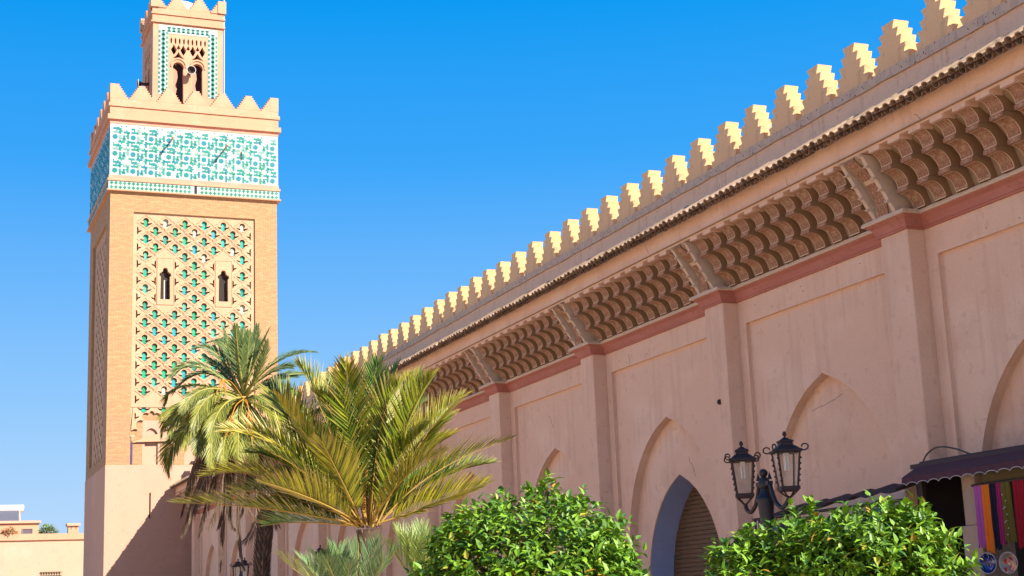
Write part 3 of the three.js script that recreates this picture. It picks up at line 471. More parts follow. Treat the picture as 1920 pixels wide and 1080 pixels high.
// ---------------------------------------------------------------- houses beyond, left of the minaret
{
  const Z = -95, Wm = M.peach, K = 1.22; // drafted at 95 m, stands at 116 m
  const mk = (n, gs, m, p) => { const o = mesh(n, gs, m, p); o.geometry.scale(K, K, K).translate(0, -.352, 0); return o; };
  const h = thing('rooftop_house', 'low peach plaster house with flat parapet and roof room beyond the minaret', 'house', [0, 0, 0]);
  mk('wall', [bx(-12, 12.5, 0, 6.72, Z - 9, Z)], Wm, h);
  mk('parapet_coping', exX(rect(Z - 9, Z + .12, 6.72, 7.09), [], -12, 12.5, .02), M.peachTop, h);
  mk('roof_room', [bx(-4, 7.69, 7.091, 7.78, Z - 4, Z - .6)], M.peachTop, h);
  mk('roof_coping', exX(rect(Z - 4.1, Z - .45, 7.781, 7.93), [], -4.1, 7.80, .03), M.peach, h);
  const w = mk('roof_window', [ex(rect(6.7, 7.34, 7.12, 7.46), [rect(6.75, 7.29, 7.16, 7.42)], .05, Z - .61)], mat([.2, .16, .15]), h);
  mk('window_grille', [bx(6.75, 7.29, 7.16, 7.42, Z - .62, Z - .595), ...[0, 1, 2, 3].map(i => bx(6.84 + i * .12, 6.86 + i * .12, 7.16, 7.42, Z - .594, Z - .58))], mat([.12, .09, .11]), w);
  mk('wall_basket_grille', [...[0, 1, 2, 3, 4, 5, 6, 7].map(i => bx(7.88 + i * .15, 7.91 + i * .15, 4.1, 4.85, Z, Z + .12)), ...[0, 1, 2, 3].map(i => bx(7.8, 9.05, 4.2 + i * .2, 4.23 + i * .2, Z, Z + .14))], mat([.3, .24, .16]), h);
  const c = thing('rooftop_chimney', 'small peach chimney with red tiled cap on the parapet beside the minaret', 'chimney', [0, 0, 0]);
  mk('stack', [bx(9.4, 10.0, 7.09, 7.56, Z - 1, Z - .4)], M.peachTop, c);
  mk('cap', exX(rect(Z - 1.12, Z - .28, 7.56, 7.72), [], 9.3, 10.1, .03), M.peach, c);
  for (let i = 0; i < 2; i++) mk('vent_slot', [bx(9.55 + i * .27, 9.61 + i * .27, 7.36, 7.54, Z - .41, Z - .39)], mat([.2, .1, .07]), c);
  const s = thing('solar_water_heater', 'solar water heater with silver tank above dark panels on the flat roof', 'water heater', [0, 0, (Z - 1.5) * K]);
  mk('tank', new THREE.CylinderGeometry(.24, .24, 2.9, 28).rotateZ(Math.PI / 2).translate(5.45, 8.80, -.9), mat([.75, .76, .78], { roughness: .35, metalness: .3 }), s);
  for (let i = 0; i < 2; i++) mk('collector', [bx(4.15 + i * 1.24, 5.35 + i * 1.24, -.02, .06, -.75, .75).rotateX(.78).translate(0, 8.15, -.25)], mat([.10, .10, .13], { roughness: .3 }), s);
  mk('frame', [bx(6.62, 6.68, 7.78, 9.0, -.95, -.88), bx(6.62, 6.68, -.02, .05, -.8, .8).rotateX(.78).translate(0, 8.10, -.25), bx(4.1, 4.16, 7.78, 9.0, -.95, -.88), bx(4.0, 6.9, 7.5, 7.8, -.95, -.6)], mat([.6, .33, .24]), s);
}

// ---------------------------------------------------------------- palms
const leafMat = new THREE.MeshPhysicalMaterial({ vertexColors: true, roughness: .5, transmission: .3, thickness: 0, side: THREE.DoubleSide });
const dryMat = new THREE.MeshStandardMaterial({ vertexColors: true, roughness: .95, side: THREE.DoubleSide });
// one pinnate frond: rachis follows base > mid > tip; every leaflet is a folded blade
function frond(parent, axis, base, mid, tip, o) {
  const r = o.r, P0 = base, P2 = tip, P1 = mid.clone().multiplyScalar(2).addScaledVector(P0, -.5).addScaledVector(P2, -.5);
  const B = t => P0.clone().multiplyScalar((1 - t) ** 2).addScaledVector(P1, 2 * t * (1 - t)).addScaledVector(P2, t * t);
  const Tn = t => P1.clone().sub(P0).multiplyScalar(1 - t).addScaledVector(P2.clone().sub(P1), t).normalize();
  const len = P0.distanceTo(P1) * .5 + P1.distanceTo(P2) * .5 + P0.distanceTo(P2) * .0;
  const out = P2.clone().sub(axis); out.y = 0; if (out.length() < 1e-3) out.set(.1, 0, .1); out.normalize();
  const pos = [], col = [], n = o.n ?? 70, t0 = o.t0 ?? .16;
  const hue = o.hue, tipc = o.tipc;
  for (let i = 0; i < n; i++) for (const s of [-1, 1]) {
    const t = t0 + (1 - t0) * ((i + (s > 0 ? .5 : 0) + (r() - .5) * .5) / n); if (t > 1) continue;
    const p = B(t), tn = Tn(t), nn = V(0, 1, 0).multiplyScalar(.75).addScaledVector(out, -.65); if (o.face) nn.multiplyScalar(.6).add(o.face); nn.addScaledVector(tn, -nn.dot(tn)).normalize();
    const side = new THREE.Vector3().crossVectors(tn, nn).multiplyScalar(s);
    const prof = Math.min(1, .35 + (t - t0) * 2.4) * Math.min(1, .30 + (1 - t) * 1.7);
    const L = o.L * prof * (.85 + .3 * r()), ang = (o.spread ?? 1) * (1.0 - .62 * t) + (r() - .5) * .16;
    const lift = (o.lift ?? .35) + (r() - .5) * .3;
    const d = tn.clone().multiplyScalar(Math.cos(ang)).addScaledVector(side, Math.sin(ang) * Math.cos(lift)).addScaledVector(nn, Math.sin(ang) * Math.sin(lift)).normalize();
    const w = o.w * (.75 + .4 * r()) * (.55 + .45 * prof), wd = new THREE.Vector3().crossVectors(d, nn).normalize();
    const fold = nn.clone().addScaledVector(d, -nn.dot(d)).normalize();
    const droop = o.droop ?? .08;
    const m1 = p.clone().addScaledVector(d, L * .4).addScaledVector(V(0, -1, 0), L * droop * .25), e = p.clone().addScaledVector(d, L).addScaledVector(V(0, -1, 0), L * droop);
    const a = m1.clone().addScaledVector(wd, w).addScaledVector(fold, w * .45), b = m1.clone().addScaledVector(wd, -w).addScaledVector(fold, w * .45);
    for (const q of [p, a, m1, p, m1, b, a, e, m1, m1, e, b]) pos.push(q.x, q.y, q.z);
    const k = r(), c = mixc(hue[0], hue[1], Math.min(1, Math.max(0, k * .8 + (o.bias ?? 0)))), c2 = tipc && r() < tipc[3] * (.3 + t) ? mixc(c, tipc, .75) : c;
    for (const q of [c, c, c, c, c, c, c, c2, c, c, c2, c]) col.push(...q);
  }
  const f = mesh('frond', soup(pos, col), o.dry ? dryMat : leafMat, parent, true);
  const pts = []; for (let i = 0; i <= 12; i++) pts.push(B(i / 12)); const g = new THREE.TubeGeometry(new THREE.CatmullRomCurve3(pts), 20, o.rad, 6, false), q = g.attributes.position, per = 7;
  for (let i = 0; i <= 20; i++) { const k = 1 - .8 * i / 20, c = B(i / 20); for (let j = 0; j < per; j++) { const id = i * per + j; q.setXYZ(id, c.x + (q.getX(id) - c.x) * k, c.y + (q.getY(id) - c.y) * k, c.z + (q.getZ(id) - c.z) * k); } }
  mesh('rachis', g, o.rachis, f);
  return f;
}
const rachisGreen = mat([.28, .25, .05], { roughness: .6 }), rachisOrange = mat([.33, .20, .03], { roughness: .6 }), rachisDry = mat([.2, .13, .09]);
const barkMat = new THREE.MeshStandardMaterial({ vertexColors: true, roughness: 1 });
function trunk(parent, pts, r0, r1, seed, rings) { // shaft clothed in old leaf bases
  const r = rng(seed), cv = new THREE.CatmullRomCurve3(pts), gs = [];
  gs.push(paint(prep(new THREE.TubeGeometry(cv, 30, (r0 + r1) / 2 * .9, 16, false)), [.07, .045, .03]));
  for (let i = 0; i < rings; i++) { const t = i / rings, p = cv.getPoint(t), rad = r0 + (r1 - r0) * t; for (let j = 0; j < 11; j++) { const a = (j + (i % 2) * .5) / 11 * 6.283 + r() * .15, k = .5 + r(); const g = new THREE.ConeGeometry(rad * .28, rad * (1.0 + r() * .5), 4).scale(1, 1, .45).rotateX(.35).translate(0, rad * .2, rad * .92).rotateY(a).translate(p.x, p.y, p.z); gs.push(paint(prep(g), [.13 * k, .085 * k, .055 * k])); } }
  return mesh('trunk', gs, barkMat, parent, true);
}
{ // tall date palm in front of the minaret
  const d0 = 46, C = at(455, 742, d0), pal = thing('tall_date_palm', 'tall date palm with drooping fronds in front of the minaret', 'palm tree', [C.x, 0, C.z]);
  const loc = v => v.clone().sub(V(C.x, 0, C.z)), r = rng(301), ax = loc(C);
  const foot = at(492, 1080, d0), f0 = V(foot.x + .12, 0, foot.z);
  trunk(pal, [loc(f0), loc(at(491, 1075, d0)), loc(at(497, 960, d0)), loc(at(478, 850, d0)), loc(at(458, 765, d0))], .27, .235, 302, 60);
  const greenA = [[.04, .10, .025], [.24, .31, .09]], yel = [[.10, .125, .01], [.40, .39, .05]], dry = [[.065, .04, .028], [.18, .115, .075]];
  const F = (mx, my, tx, ty, dd, kind, o = {}) => {
    const b = at(455 + (tx - 455) * .03 + (r() - .5) * 10, 742 + (r() - .5) * 14 + (ty > 760 ? 8 : 0), d0 + dd * .08);
    frond(pal, ax, loc(b), loc(at(mx, my, d0 + dd * .55)), loc(at(tx, ty, d0 + dd)), { r, n: 64, L: .62, w: .026, face: V(-.12 + (r() - .5) * .5, .1, .35 + (r() - .5) * .4), rad: .045, t0: .14, lift: .3, spread: .8, droop: .16, hue: kind === 'g' ? greenA : kind === 'y' ? yel : dry, rachis: kind === 'd' ? rachisDry : rachisGreen, dry: kind === 'd', bias: (r() - .5) * .3, ...o });
  };
  for (const a of [[411, 669, 367, 653, .4], [378, 688, 322, 705, -.5], [384, 700, 326, 735, .6], [436, 678, 419, 617, .3], [448, 675, 442, 611, -.6], [456, 672, 456, 618, .8], [463, 676, 467, 622, -.4], [472, 674, 483, 611, .7], [481, 672, 505, 617, -.3], [488, 690, 500, 640, -1], [522, 676, 590, 660, .2], [511, 697, 548, 688, -.8], [520, 710, 570, 700, 1], [505, 722, 556, 738, -.6], [420, 700, 385, 668, 1.2], [430, 660, 400, 640, 1.3]]) F(a[0], a[1], a[2], a[3], a[4] * 1.2, 'g');
  for (const a of [[352, 722, 308, 755, .5], [345, 755, 302, 815, -.2], [362, 752, 318, 812, -.9], [338, 812, 316, 890, -.5], [380, 770, 345, 840, -1.2], [392, 794, 367, 847, -1.4], [405, 800, 398, 880, -1.5], [425, 810, 420, 870, -1.6], [447, 806, 448, 868, -1.6], [468, 806, 480, 870, -1.4], [490, 794, 512, 850, -1.2], [508, 772, 545, 815, -.9], [520, 752, 566, 790, -.6], [515, 760, 560, 840, .6], [372, 745, 330, 850, 1.0], [395, 780, 372, 872, .9], [520, 740, 575, 765, 1.0], [440, 800, 436, 880, 1.2], [485, 800, 500, 880, 1.2], [385, 730, 340, 770, -1.3], [400, 740, 360, 800, -1.5], [415, 765, 392, 830, -1.7], [500, 745, 540, 775, -1.5]]) F(a[0], a[1], a[2], a[3], a[4] * 1.2, 'y', { droop: .3, lift: .15 });
  for (const a of [[392, 815, 350, 915, -.4], [398, 825, 372, 930, .6], [425, 850, 415, 950, -.8], [436, 856, 428, 940, .5], [380, 850, 340, 965, .8], [470, 860, 450, 970, .9], [375, 920, 340, 1000, .3], [400, 900, 372, 1000, .2], [420, 905, 392, 985, -.2], [385, 880, 348, 985, .4], [430, 900, 410, 985, .3], [450, 880, 470, 960, -.6], [388, 890, 355, 975, -.6]]) F(a[0], a[1], a[2], a[3], a[4], 'd', { L: .45, spread: .45, w: .022, droop: .5, n: 48 });
  for (const a of [[424, 940, 413, 1068, .3], [447, 955, 458, 1064, .1], [432, 920, 440, 990, .5]]) F(a[0], a[1], a[2], a[3], a[4], 'd', { L: .34, spread: .35, w: .02, droop: .6, n: 50 });
  for (const a of [[482, 935, 455, 1016, -.3], [496, 910, 520, 985, -.2]]) F(a[0], a[1], a[2], a[3], a[4], 'd', { L: .6, spread: .9, w: .016, n: 22, t0: .6 });
  // fruit stalks
  const orange = mat([.50, .21, .015], { roughness: .6 }), rr = rng(311);
  for (const [px, py, dd] of [[467, 775, -1.2], [415, 712, -1.0], [505, 727, -1.0], [432, 788, -1.3], [470, 790, -1.3]]) {
    const gs = [], e = loc(at(px, py, d0 + dd)), b = loc(at(457, 748, d0 - .3)), m = b.clone().lerp(e, .6).add(V(0, .18, 0)); gs.push(tube([b, m, e], .014, 12, 6));
    for (let i = 0; i < 15; i++) { const q = e.clone().add(V((rr() - .5) * .34, -.1 - rr() * .45, (rr() - .5) * .34)), s = e.clone().lerp(m, rr() * .35); gs.push(tube([s, s.clone().lerp(q, .5).add(V(0, .05, 0)), q], .010, 5, 4)); if (i % 2) gs.push(new THREE.SphereGeometry(.022, 6, 5).translate(q.x, q.y, q.z)); }
    mesh('fruit_stalk', gs, orange, pal);
  }
}
{ // young date palm, nearer
  const d0 = 18, C = at(690, 985, d0), pal = thing('young_date_palm', 'broad young date palm with yellow green fronds behind the round bushes', 'palm tree', [C.x, 0, C.z]);
  const loc = v => v.clone().sub(V(C.x, 0, C.z)), r = rng(401), ax = loc(C);
  trunk(pal, [V(0, 0, 0), V(0, 1.2, 0), V(0, ax.y - .05, 0)], .17, .13, 402, 30);
  const hueA = [[.045, .11, .006], [.42, .44, .02]], hueB = [[.10, .12, .005], [.55, .48, .02]], hueC = [[.03, .12, .02], [.20, .36, .05]], tipc = [.52, .30, .14, .5];
  const F = (mx, my, tx, ty, dd, hue, o = {}) => {
    const b = at(690 + (tx - 690) * .07 + (r() - .5) * 8, 985 + (r() - .5) * 10, d0 + dd * .06);
    frond(pal, ax, loc(b), loc(at(mx, my, d0 + dd * .5)), loc(at(tx, ty, d0 + dd)), { r, n: 64, L: .53, w: .0165, rad: .013, t0: .14, lift: .6, spread: 1.05, droop: .03, face: V(-.1 + (r() - .5) * .9, .1, .3 + (r() - .5) * .8), hue, tipc, rachis: rachisOrange, ...o });
  };
  for (const [a, h] of [
    [[814, 888, 957, 824, .5], hueB], [[806, 948, 912, 906, -.3], hueB], [[810, 905, 922, 868, 1.0], hueA], [[786, 835, 867, 744, .6], hueB], [[762, 800, 809, 709, -.5], hueA], [[733, 815, 791, 704, .5], hueA],
    [[697, 790, 708, 679, .3], hueC], [[660, 788, 649, 683, -.4], hueA], [[606, 777, 560, 689, .3], hueA], [[580, 836, 523, 751, -.6], hueB], [[545, 852, 420, 808, -.2], hueB], [[515, 900, 388, 893, -.4], hueB],
    [[480, 952, 334, 944, -.3], hueB], [[595, 940, 498, 905, -1.2], hueB], [[640, 900, 603, 827, -1.3], hueB], [[720, 790, 745, 690, .8], hueC],
    [[640, 800, 632, 712, .9], hueC], [[560, 800, 505, 730, .9], hueA], [[770, 850, 845, 775, 1.2], hueA], [[530, 930, 440, 925, .8], hueA], [[590, 890, 530, 830, .8], hueC], [[755, 900, 830, 850, -.9], hueB], [[745, 830, 790, 760, 1.1], hueC], [[620, 880, 560, 800, -.9], hueA], [[560, 960, 470, 950, .6], hueA], [[700, 850, 712, 760, .4], hueC], [[588, 900, 500, 845, -.9], hueA], [[560, 885, 470, 850, .4], hueA], [[640, 820, 600, 745, -.4], hueA], [[680, 800, 690, 700, 1.2], hueA], [[770, 880, 850, 815, .9], hueB], [[560, 870, 480, 815, 1.1], hueB], [[730, 800, 770, 705, 1.2], hueB], [[540, 920, 450, 880, 1.2], hueB], [[668, 800, 662, 705, .6], hueC], [[712, 810, 745, 722, -.3], hueA], [[745, 870, 800, 800, -.7], hueA], [[600, 850, 548, 775, .4], hueC], [[610, 920, 540, 880, .9], hueC], [[740, 930, 790, 890, .8], hueC], [[750, 950, 820, 935, .6], hueA], [[580, 980, 500, 985, .5], hueC], [[700, 900, 715, 840, 1.2], hueC]
  ]) F(a[0], a[1], a[2], a[3], a[4] * .85, h, { bias: (r() - .5) * .3 });
  mesh('spear_leaf', [tube([loc(at(684, 980, d0)), loc(at(682, 930, d0)), loc(at(686, 880, d0 - .1))], .03, 12, 6)], mat([.36, .13, .03]), pal);
}
{ // blue green palm at the foot
  const d0 = 12, C = at(650, 1130, d0), pal = thing('blue_green_palm', 'low blue green palm with stiff leaflets at the foot of the young date palm', 'palm tree', [C.x, 0, C.z]);
  const loc = v => v.clone().sub(V(C.x, 0, C.z)), r = rng(501), ax = loc(C), hue = [[.06, .15, .04], [.27, .38, .14]], hy = [[.16, .22, .03], [.40, .42, .07]];
  trunk(pal, [V(0, 0, 0), V(0, .7, 0), V(0, ax.y, 0)], .12, .10, 502, 14);
  for (const [mx, my, tx, ty, dd, h] of [[585, 1092, 520, 1040, 0, hy], [600, 1085, 566, 1050, .3, hue], [618, 1078, 596, 1046, -.3, hue], [640, 1074, 634, 1030, .2, hue], [668, 1076, 672, 1018, 0, hue], [690, 1072, 705, 1014, .3, hue], [703, 1084, 742, 1030, -.2, hue], [650, 1095, 655, 1056, -.5, hue], [610, 1100, 575, 1060, -.5, hue], [690, 1100, 720, 1050, -.5, hue], [630, 1090, 612, 1048, -.6, hue]])
    frond(pal, ax, loc(C.clone().add(V((r() - .5) * .05, 0, 0))), loc(at(mx, my, d0 + dd * .5)), loc(at(tx, ty, d0 + dd)), { r, n: 30, L: .27, w: .0065, rad: .010, t0: .25, lift: .6, spread: .95, droop: -.02, hue: h, rachis: rachisGreen });
  const d1 = 13, C2 = at(790, 1120, d1), p2 = thing('seedling_palm', 'small pale green palm tucked between the round bush and the palms', 'palm tree', [C2.x, 0, C2.z]);
  const loc2 = v => v.clone().sub(V(C2.x, 0, C2.z)), ax2 = loc2(C2), hg = [[.14, .24, .03], [.36, .44, .09]];
  trunk(p2, [V(0, 0, 0), V(0, .6, 0), V(0, ax2.y, 0)], .1, .08, 504, 12);
  for (const [mx, my, tx, ty, dd] of [[772, 1050, 745, 992, .2], [790, 1050, 788, 985, .3], [800, 1055, 822, 1000, .1], [765, 1075, 728, 1020, -.2], [780, 1065, 765, 1010, -.3], [795, 1070, 800, 1015, -.4]])
    frond(p2, ax2, loc2(C2), loc2(at(mx, my, d1 + dd * .5)), loc2(at(tx, ty, d1 + dd)), { r, n: 40, L: .30, w: .007, rad: .010, t0: .2, lift: .5, spread: .9, droop: .02, hue: hg, rachis: rachisGreen });
}

// ---------------------------------------------------------------- clipped orange trees
const citrusMat = new THREE.MeshPhysicalMaterial({ vertexColors: true, roughness: .52, transmission: .22, thickness: 0, side: THREE.DoubleSide });
function leafTris(pos, col, p, d, up, L, w, c, curl) {
  const s = new THREE.Vector3().crossVectors(d, up).normalize(), n = new THREE.Vector3().crossVectors(s, d).normalize();
  const q = (t, k, f) => p.clone().addScaledVector(d, L * t).addScaledVector(s, w * k).addScaledVector(n, w * Math.abs(k) * .35 - curl * L * t * t + f);
  const c0 = q(.0, 0, 0), c1 = q(.3, 0, 0), c2 = q(.65, 0, 0), c3 = q(1, 0, 0), a1 = q(.28, 1, 0), a2 = q(.62, .82, 0), b1 = q(.28, -1, 0), b2 = q(.62, -.82, 0);
  for (const v of [c0, a1, c1, c0, c1, b1, c1, a1, a2, c1, a2, c2, c1, c2, b2, c1, b2, b1, c2, a2, c3, c2, c3, b2]) { pos.push(v.x, v.y, v.z); col.push(...c); }
}
function orangeTree(label, lobes, base, seed, name) {
  const t = thing(name, label, 'tree', [base.x, 0, base.z]), r = rng(seed), o = V(base.x, 0, base.z), view = EYE.clone().sub(V(base.x, 2, base.z)).normalize();
  const pos = [], col = []; let parts = 0; const cand = [];
  const colour = () => { const k = r(); return k < .965 ? mixc([.035, .125, .005], [.22, .41, .012], r() ** 1.05) : k < .99 ? [.36, .36, .03] : [.46, .24, .02]; };
  for (const [c, rx, ry, n] of lobes) for (let i = 0; i < n; i++) {
    const z = r() * 2 - 1, a = r() * 6.283, q = Math.sqrt(1 - z * z), dir = V(q * Math.cos(a), z, q * Math.sin(a));
    const bump = 1 + .10 * Math.sin(dir.x * 9 + seed) * Math.sin(dir.y * 8 + 1) + .07 * Math.sin(dir.z * 15 + dir.x * 6), k = bump * (.60 + .40 * r() ** .42);
    const p = c.clone().add(V(dir.x * rx * k, dir.y * ry * k, dir.z * rx * k)).sub(o);
    const out = dir.clone().add(V((r() - .5) * 1.0, .35 + (r() - .5) * .8, (r() - .5) * 1.0)).normalize(), tw = .08 + .11 * r(), m = 6 + Math.floor(r() * 5);
    const young = r() < .18;
    for (let j = 0; j < m; j++) {
      const f = (j + .6) / m, ph = j * 2.4 + r(), e1 = new THREE.Vector3().crossVectors(out, Math.abs(out.y) < .9 ? V(0, 1, 0) : V(1, 0, 0)).normalize(), e2 = new THREE.Vector3().crossVectors(out, e1);
      const rad = e1.multiplyScalar(Math.cos(ph)).addScaledVector(e2, Math.sin(ph)), d = out.clone().multiplyScalar(.35 + f * .6).add(rad).normalize();
      const L = (.050 + .040 * r()) * (young ? .8 : 1), w = L * (.21 + .06 * r()), pp = p.clone().addScaledVector(out, tw * (f - .5));
      let cc = colour(); if (young) cc = mixc(cc, [.22, .38, .035], .55);
      const u2 = V((r() - .5) * .7, 1, (r() - .5) * .7).addScaledVector(out, .5);
      const P = [], Q = []; leafTris(P, Q, pp, d, u2, L, w, cc, .10 + .25 * r());
      if (k > .97 && dir.dot(view) > .35 && dir.y > -.15 && parts < 290 && r() < .16) { parts++; const g = soup(P, Q); mesh('leaf', g, citrusMat, t, true); } else { for (const x of P) pos.push(x); for (const x of Q) col.push(x); }
    }
  }
  mesh('foliage', soup(pos, col), citrusMat, t, true).userData.kind = 'stuff';
  const cc = lobes[0][0].clone().sub(o), gs = [tube([V(0, 0, 0), V(.02, .5, .01), V(0, cc.y - .35, 0)], .07, 10, 10)];
  for (let i = 0; i < 16; i++) { const l = lobes[i % lobes.length], a = r() * 6.28, c = l[0].clone().sub(o), e = c.clone().add(V(Math.cos(a) * l[1] * .7, (.1 + r() * .6) * l[2], Math.sin(a) * l[1] * .7)), s = V(0, cc.y - .45 + r() * .15, 0); gs.push(tube([s, s.clone().lerp(e, .5).add(V(0, .06, 0)), e], .016, 8, 6)); }
  mesh('trunk', gs, mat([.10, .075, .05]), t);
  return t;
}
orangeTree('round dense orange tree in front of the arched doorway, with one thin top shoot', [[at(1000, 1090, 10.5), .70, .60, 1150], [at(905, 1092, 10.4), .40, .49, 380], [at(1115, 1108, 10.3), .33, .38, 320], [at(1014, 928, 10.5), .06, .10, 10]], at(1000, 1090, 10.5), 601, 'orange_tree');
orangeTree('broad dense orange tree below the twin lantern street lamp and the maroon awning', [[at(1640, 1098, 10), .54, .51, 900], [at(1530, 1096, 10.1), .38, .46, 520], [at(1405, 1106, 10), .25, .36, 340], [at(1712, 1082, 9.9), .20, .40, 300]], at(1600, 1090, 10), 611, 'orange_tree');

// ---------------------------------------------------------------- street lamps
const glassMat = new THREE.MeshPhysicalMaterial({ transmission: 1, thickness: 0, roughness: .32, ior: 1.45, color: new THREE.Color().setRGB(.93, .91, .87) });
function makeLamp(name, label, p) {
  const t = thing(name, label, 'street lamp', p, 0, 'twin lantern street lamps along the wall');
  mesh('post', lathe([[0, 0], [.2, 0], [.2, .12], [.13, .2], [.12, .55], [.085, .65], [.062, .8], [.055, 1.9], [.06, 2.2], [.085, 2.55], [.10, 2.72], [.11, 2.74], [.11, 2.78], [.075, 2.81], [.06, 2.86], [.05, 2.9], [.06, 2.94], [.06, 3.0], [.03, 3.03], [0, 3.03]], 20), M.ironPost, t);
  mesh('ball_finial', [new THREE.SphereGeometry(.052, 20, 14).translate(0, 3.075, 0)], M.ironPost, t);
  mesh('collar', [bx(-.035, .035, 2.92, 2.97, -.14, .14), lathe([[0, 2.88], [.055, 2.88], [.07, 2.92], [.07, 2.97], [.05, 3.0], [0, 3.0]], 8), new THREE.ConeGeometry(.03, .1, 8).translate(0, 3.04, .13), new THREE.ConeGeometry(.03, .1, 8).translate(0, 3.04, -.13)], M.ironPost, t);
  for (const s of [-1, 1]) {
    mesh('arm', [tube([V(0, 2.96, s * .12), V(0, 2.84, s * .16), V(0, 2.70, s * .24), V(0, 2.63, s * .36), V(0, 2.67, s * .455), V(0, 2.74, s * (s > 0 ? .53 : .475))], .026, 24, 8)], s < 0 ? M.iron : M.ironPost, t);
    const l = new THREE.Group(); l.name = numbered('lantern'); l.position.set(0, 2.86, s * (s > 0 ? .53 : .475)); l.rotation.y = s < 0 ? -.50 : -.30; t.add(l);
    const b = .092, q = .132, h = .40; // half widths at foot and head
    const bars = []; for (const [a, c] of [[1, 1], [1, -1], [-1, -1], [-1, 1]]) { bars.push(tube([V(a * b, 0, c * b), V(a * (b + q) / 2, h / 2, c * (b + q) / 2), V(a * q, h, c * q)], .013, 6, 6)); for (let k = 1; k < 6; k++) { const f = k / 6, w = b + (q - b) * f + .012; bars.push(new THREE.SphereGeometry(.014, 6, 5).translate(a * w, h * f, c * w)); } }
    const sq = (w, y0, y1) => bx(-w, w, y0, y1, -w, w);
    bars.push(sq(b + .022, -.035, .006), sq(b + .01, -.05, -.034));
    for (const [a, c] of [[1, 1], [1, -1], [-1, -1], [-1, 1]]) bars.push(tube([V(a * b, -.04, c * b), V(a * b * .5, -.09, c * b * .5), V(0, -.14, 0)], .011, 8, 5));
    mesh('lantern_frame', bars, M.iron, l);
    const scr = []; for (const [a, c] of [[1, 1], [1, -1], [-1, -1], [-1, 1]]) { const P = []; for (let k = 0; k <= 12; k++) { const th = -1.9 + k / 12 * 5.2, rr = .045 - k * .0018; P.push(V(a * (q + .05 + rr * Math.cos(th)) * .98, h + .06 + rr * Math.sin(th), c * (q + .05 + rr * Math.cos(th)) * .98)); } scr.push(tube(P, .009, 24, 5)); }
    mesh('scroll', scr, M.iron, l);
    const l4 = pts => { const g = lathe(pts.map(([a, y]) => [a * Math.SQRT2, y]), 4).rotateY(Math.PI / 4); const n = g.toNonIndexed(); n.deleteAttribute('normal'); n.computeVertexNormals(); return n; };
    mesh('lantern_roof', [l4([[q + .012, h], [q + .035, h + .012], [q + .03, h + .036], [q + .004, h + .046], [.102, h + .078], [.078, h + .092], [.072, h + .125], [.086, h + .131], [.082, h + .147], [.045, h + .165], [.024, h + .185], [0, h + .185]])], M.iron, l);
    mesh('lantern_finial', lathe([[0, h + .18], [.014, h + .185], [.010, h + .198], [.024, h + .212], [.027, h + .228], [.018, h + .25], [0, h + .265]], 12), M.iron, l);
    for (let k = 0; k < 4; k++) { const pane = new THREE.BufferGeometry(); pane.setAttribute('position', new THREE.Float32BufferAttribute([-b, .005, b, b, .005, b, q, h, q, -b, .005, b, q, h, q, -q, h, q], 3)); pane.computeVertexNormals(); mesh('glass_pane', pane.rotateY(k * Math.PI / 2), glassMat, l); }
    const bulb = [bx(-.028, .028, h - .06, h, -.028, .028)]; for (const [a, c] of [[-1, -1], [1, -1], [-1, 1], [1, 1]]) bulb.push(new THREE.CylinderGeometry(.012, .012, .15, 8).translate(a * .018, h - .13, c * .018));
    mesh('bulb', bulb, mat([.8, .8, .8], { roughness: .4 }), l);
  }
  return t;
}
const lampP = at(1437, 960, 18.45);
const lamp = makeLamp('street_lamp', 'dark iron street lamp with two glazed lanterns rising behind the broad orange tree', [lampP.x, 0, lampP.z]);
{
  const far = [[at(452, 1066, 50), 'distant twin lantern street lamp at the foot of the tall palm trunk', 0], [at(612, 1040, 42), 'distant street lamp half hidden behind the low blue green palm', .1]];
  for (const [p, label, turn] of far) { const c = lamp.clone(); c.name = numbered('street_lamp'); c.position.set(p.x, 0, p.z); c.rotation.y = turn; c.userData = { ...lamp.userData, label }; scene.add(c); }
}

// ---------------------------------------------------------------- market stall, awning and goods
function cloth(u0, u1, y0, y1, x, seed, folds, depth) { // hanging cloth with vertical folds, [z range], top y1
  const r = rng(seed), n = 36, m = 8, t = [], ph = r() * 6, P = (i, j) => { const a = i / n, b = j / m, k = .35 + .65 * b, z = u0 + (u1 - u0) * a, pinch = 1 - .12 * Math.sin(b * Math.PI) * (1 - 2 * Math.abs(a - .5)); return [x + depth * k * Math.sin(a * folds * 6.283 + ph + b * .8) + depth * .4 * Math.sin(a * folds * 2.9 + 2), y1 - (y1 - y0) * b - (j === m ? .02 * Math.sin(a * 19 + ph) : 0), (u0 + u1) / 2 + (z - (u0 + u1) / 2) * (1 + .1 * b) * pinch]; };
  for (let i = 0; i < n; i++) for (let j = 0; j < m; j++) { const a = P(i, j), b = P(i + 1, j), c = P(i + 1, j + 1), d = P(i, j + 1); t.push(...a, ...b, ...c, ...a, ...c, ...d); }
  const g = soup(t); return g;
}
const weave = grain(17, .12, 1.2);
const fabric = c => new THREE.MeshStandardMaterial({ color: new THREE.Color().setRGB(...c), roughness: .95, side: THREE.DoubleSide, bumpMap: weave, bumpScale: .002 });
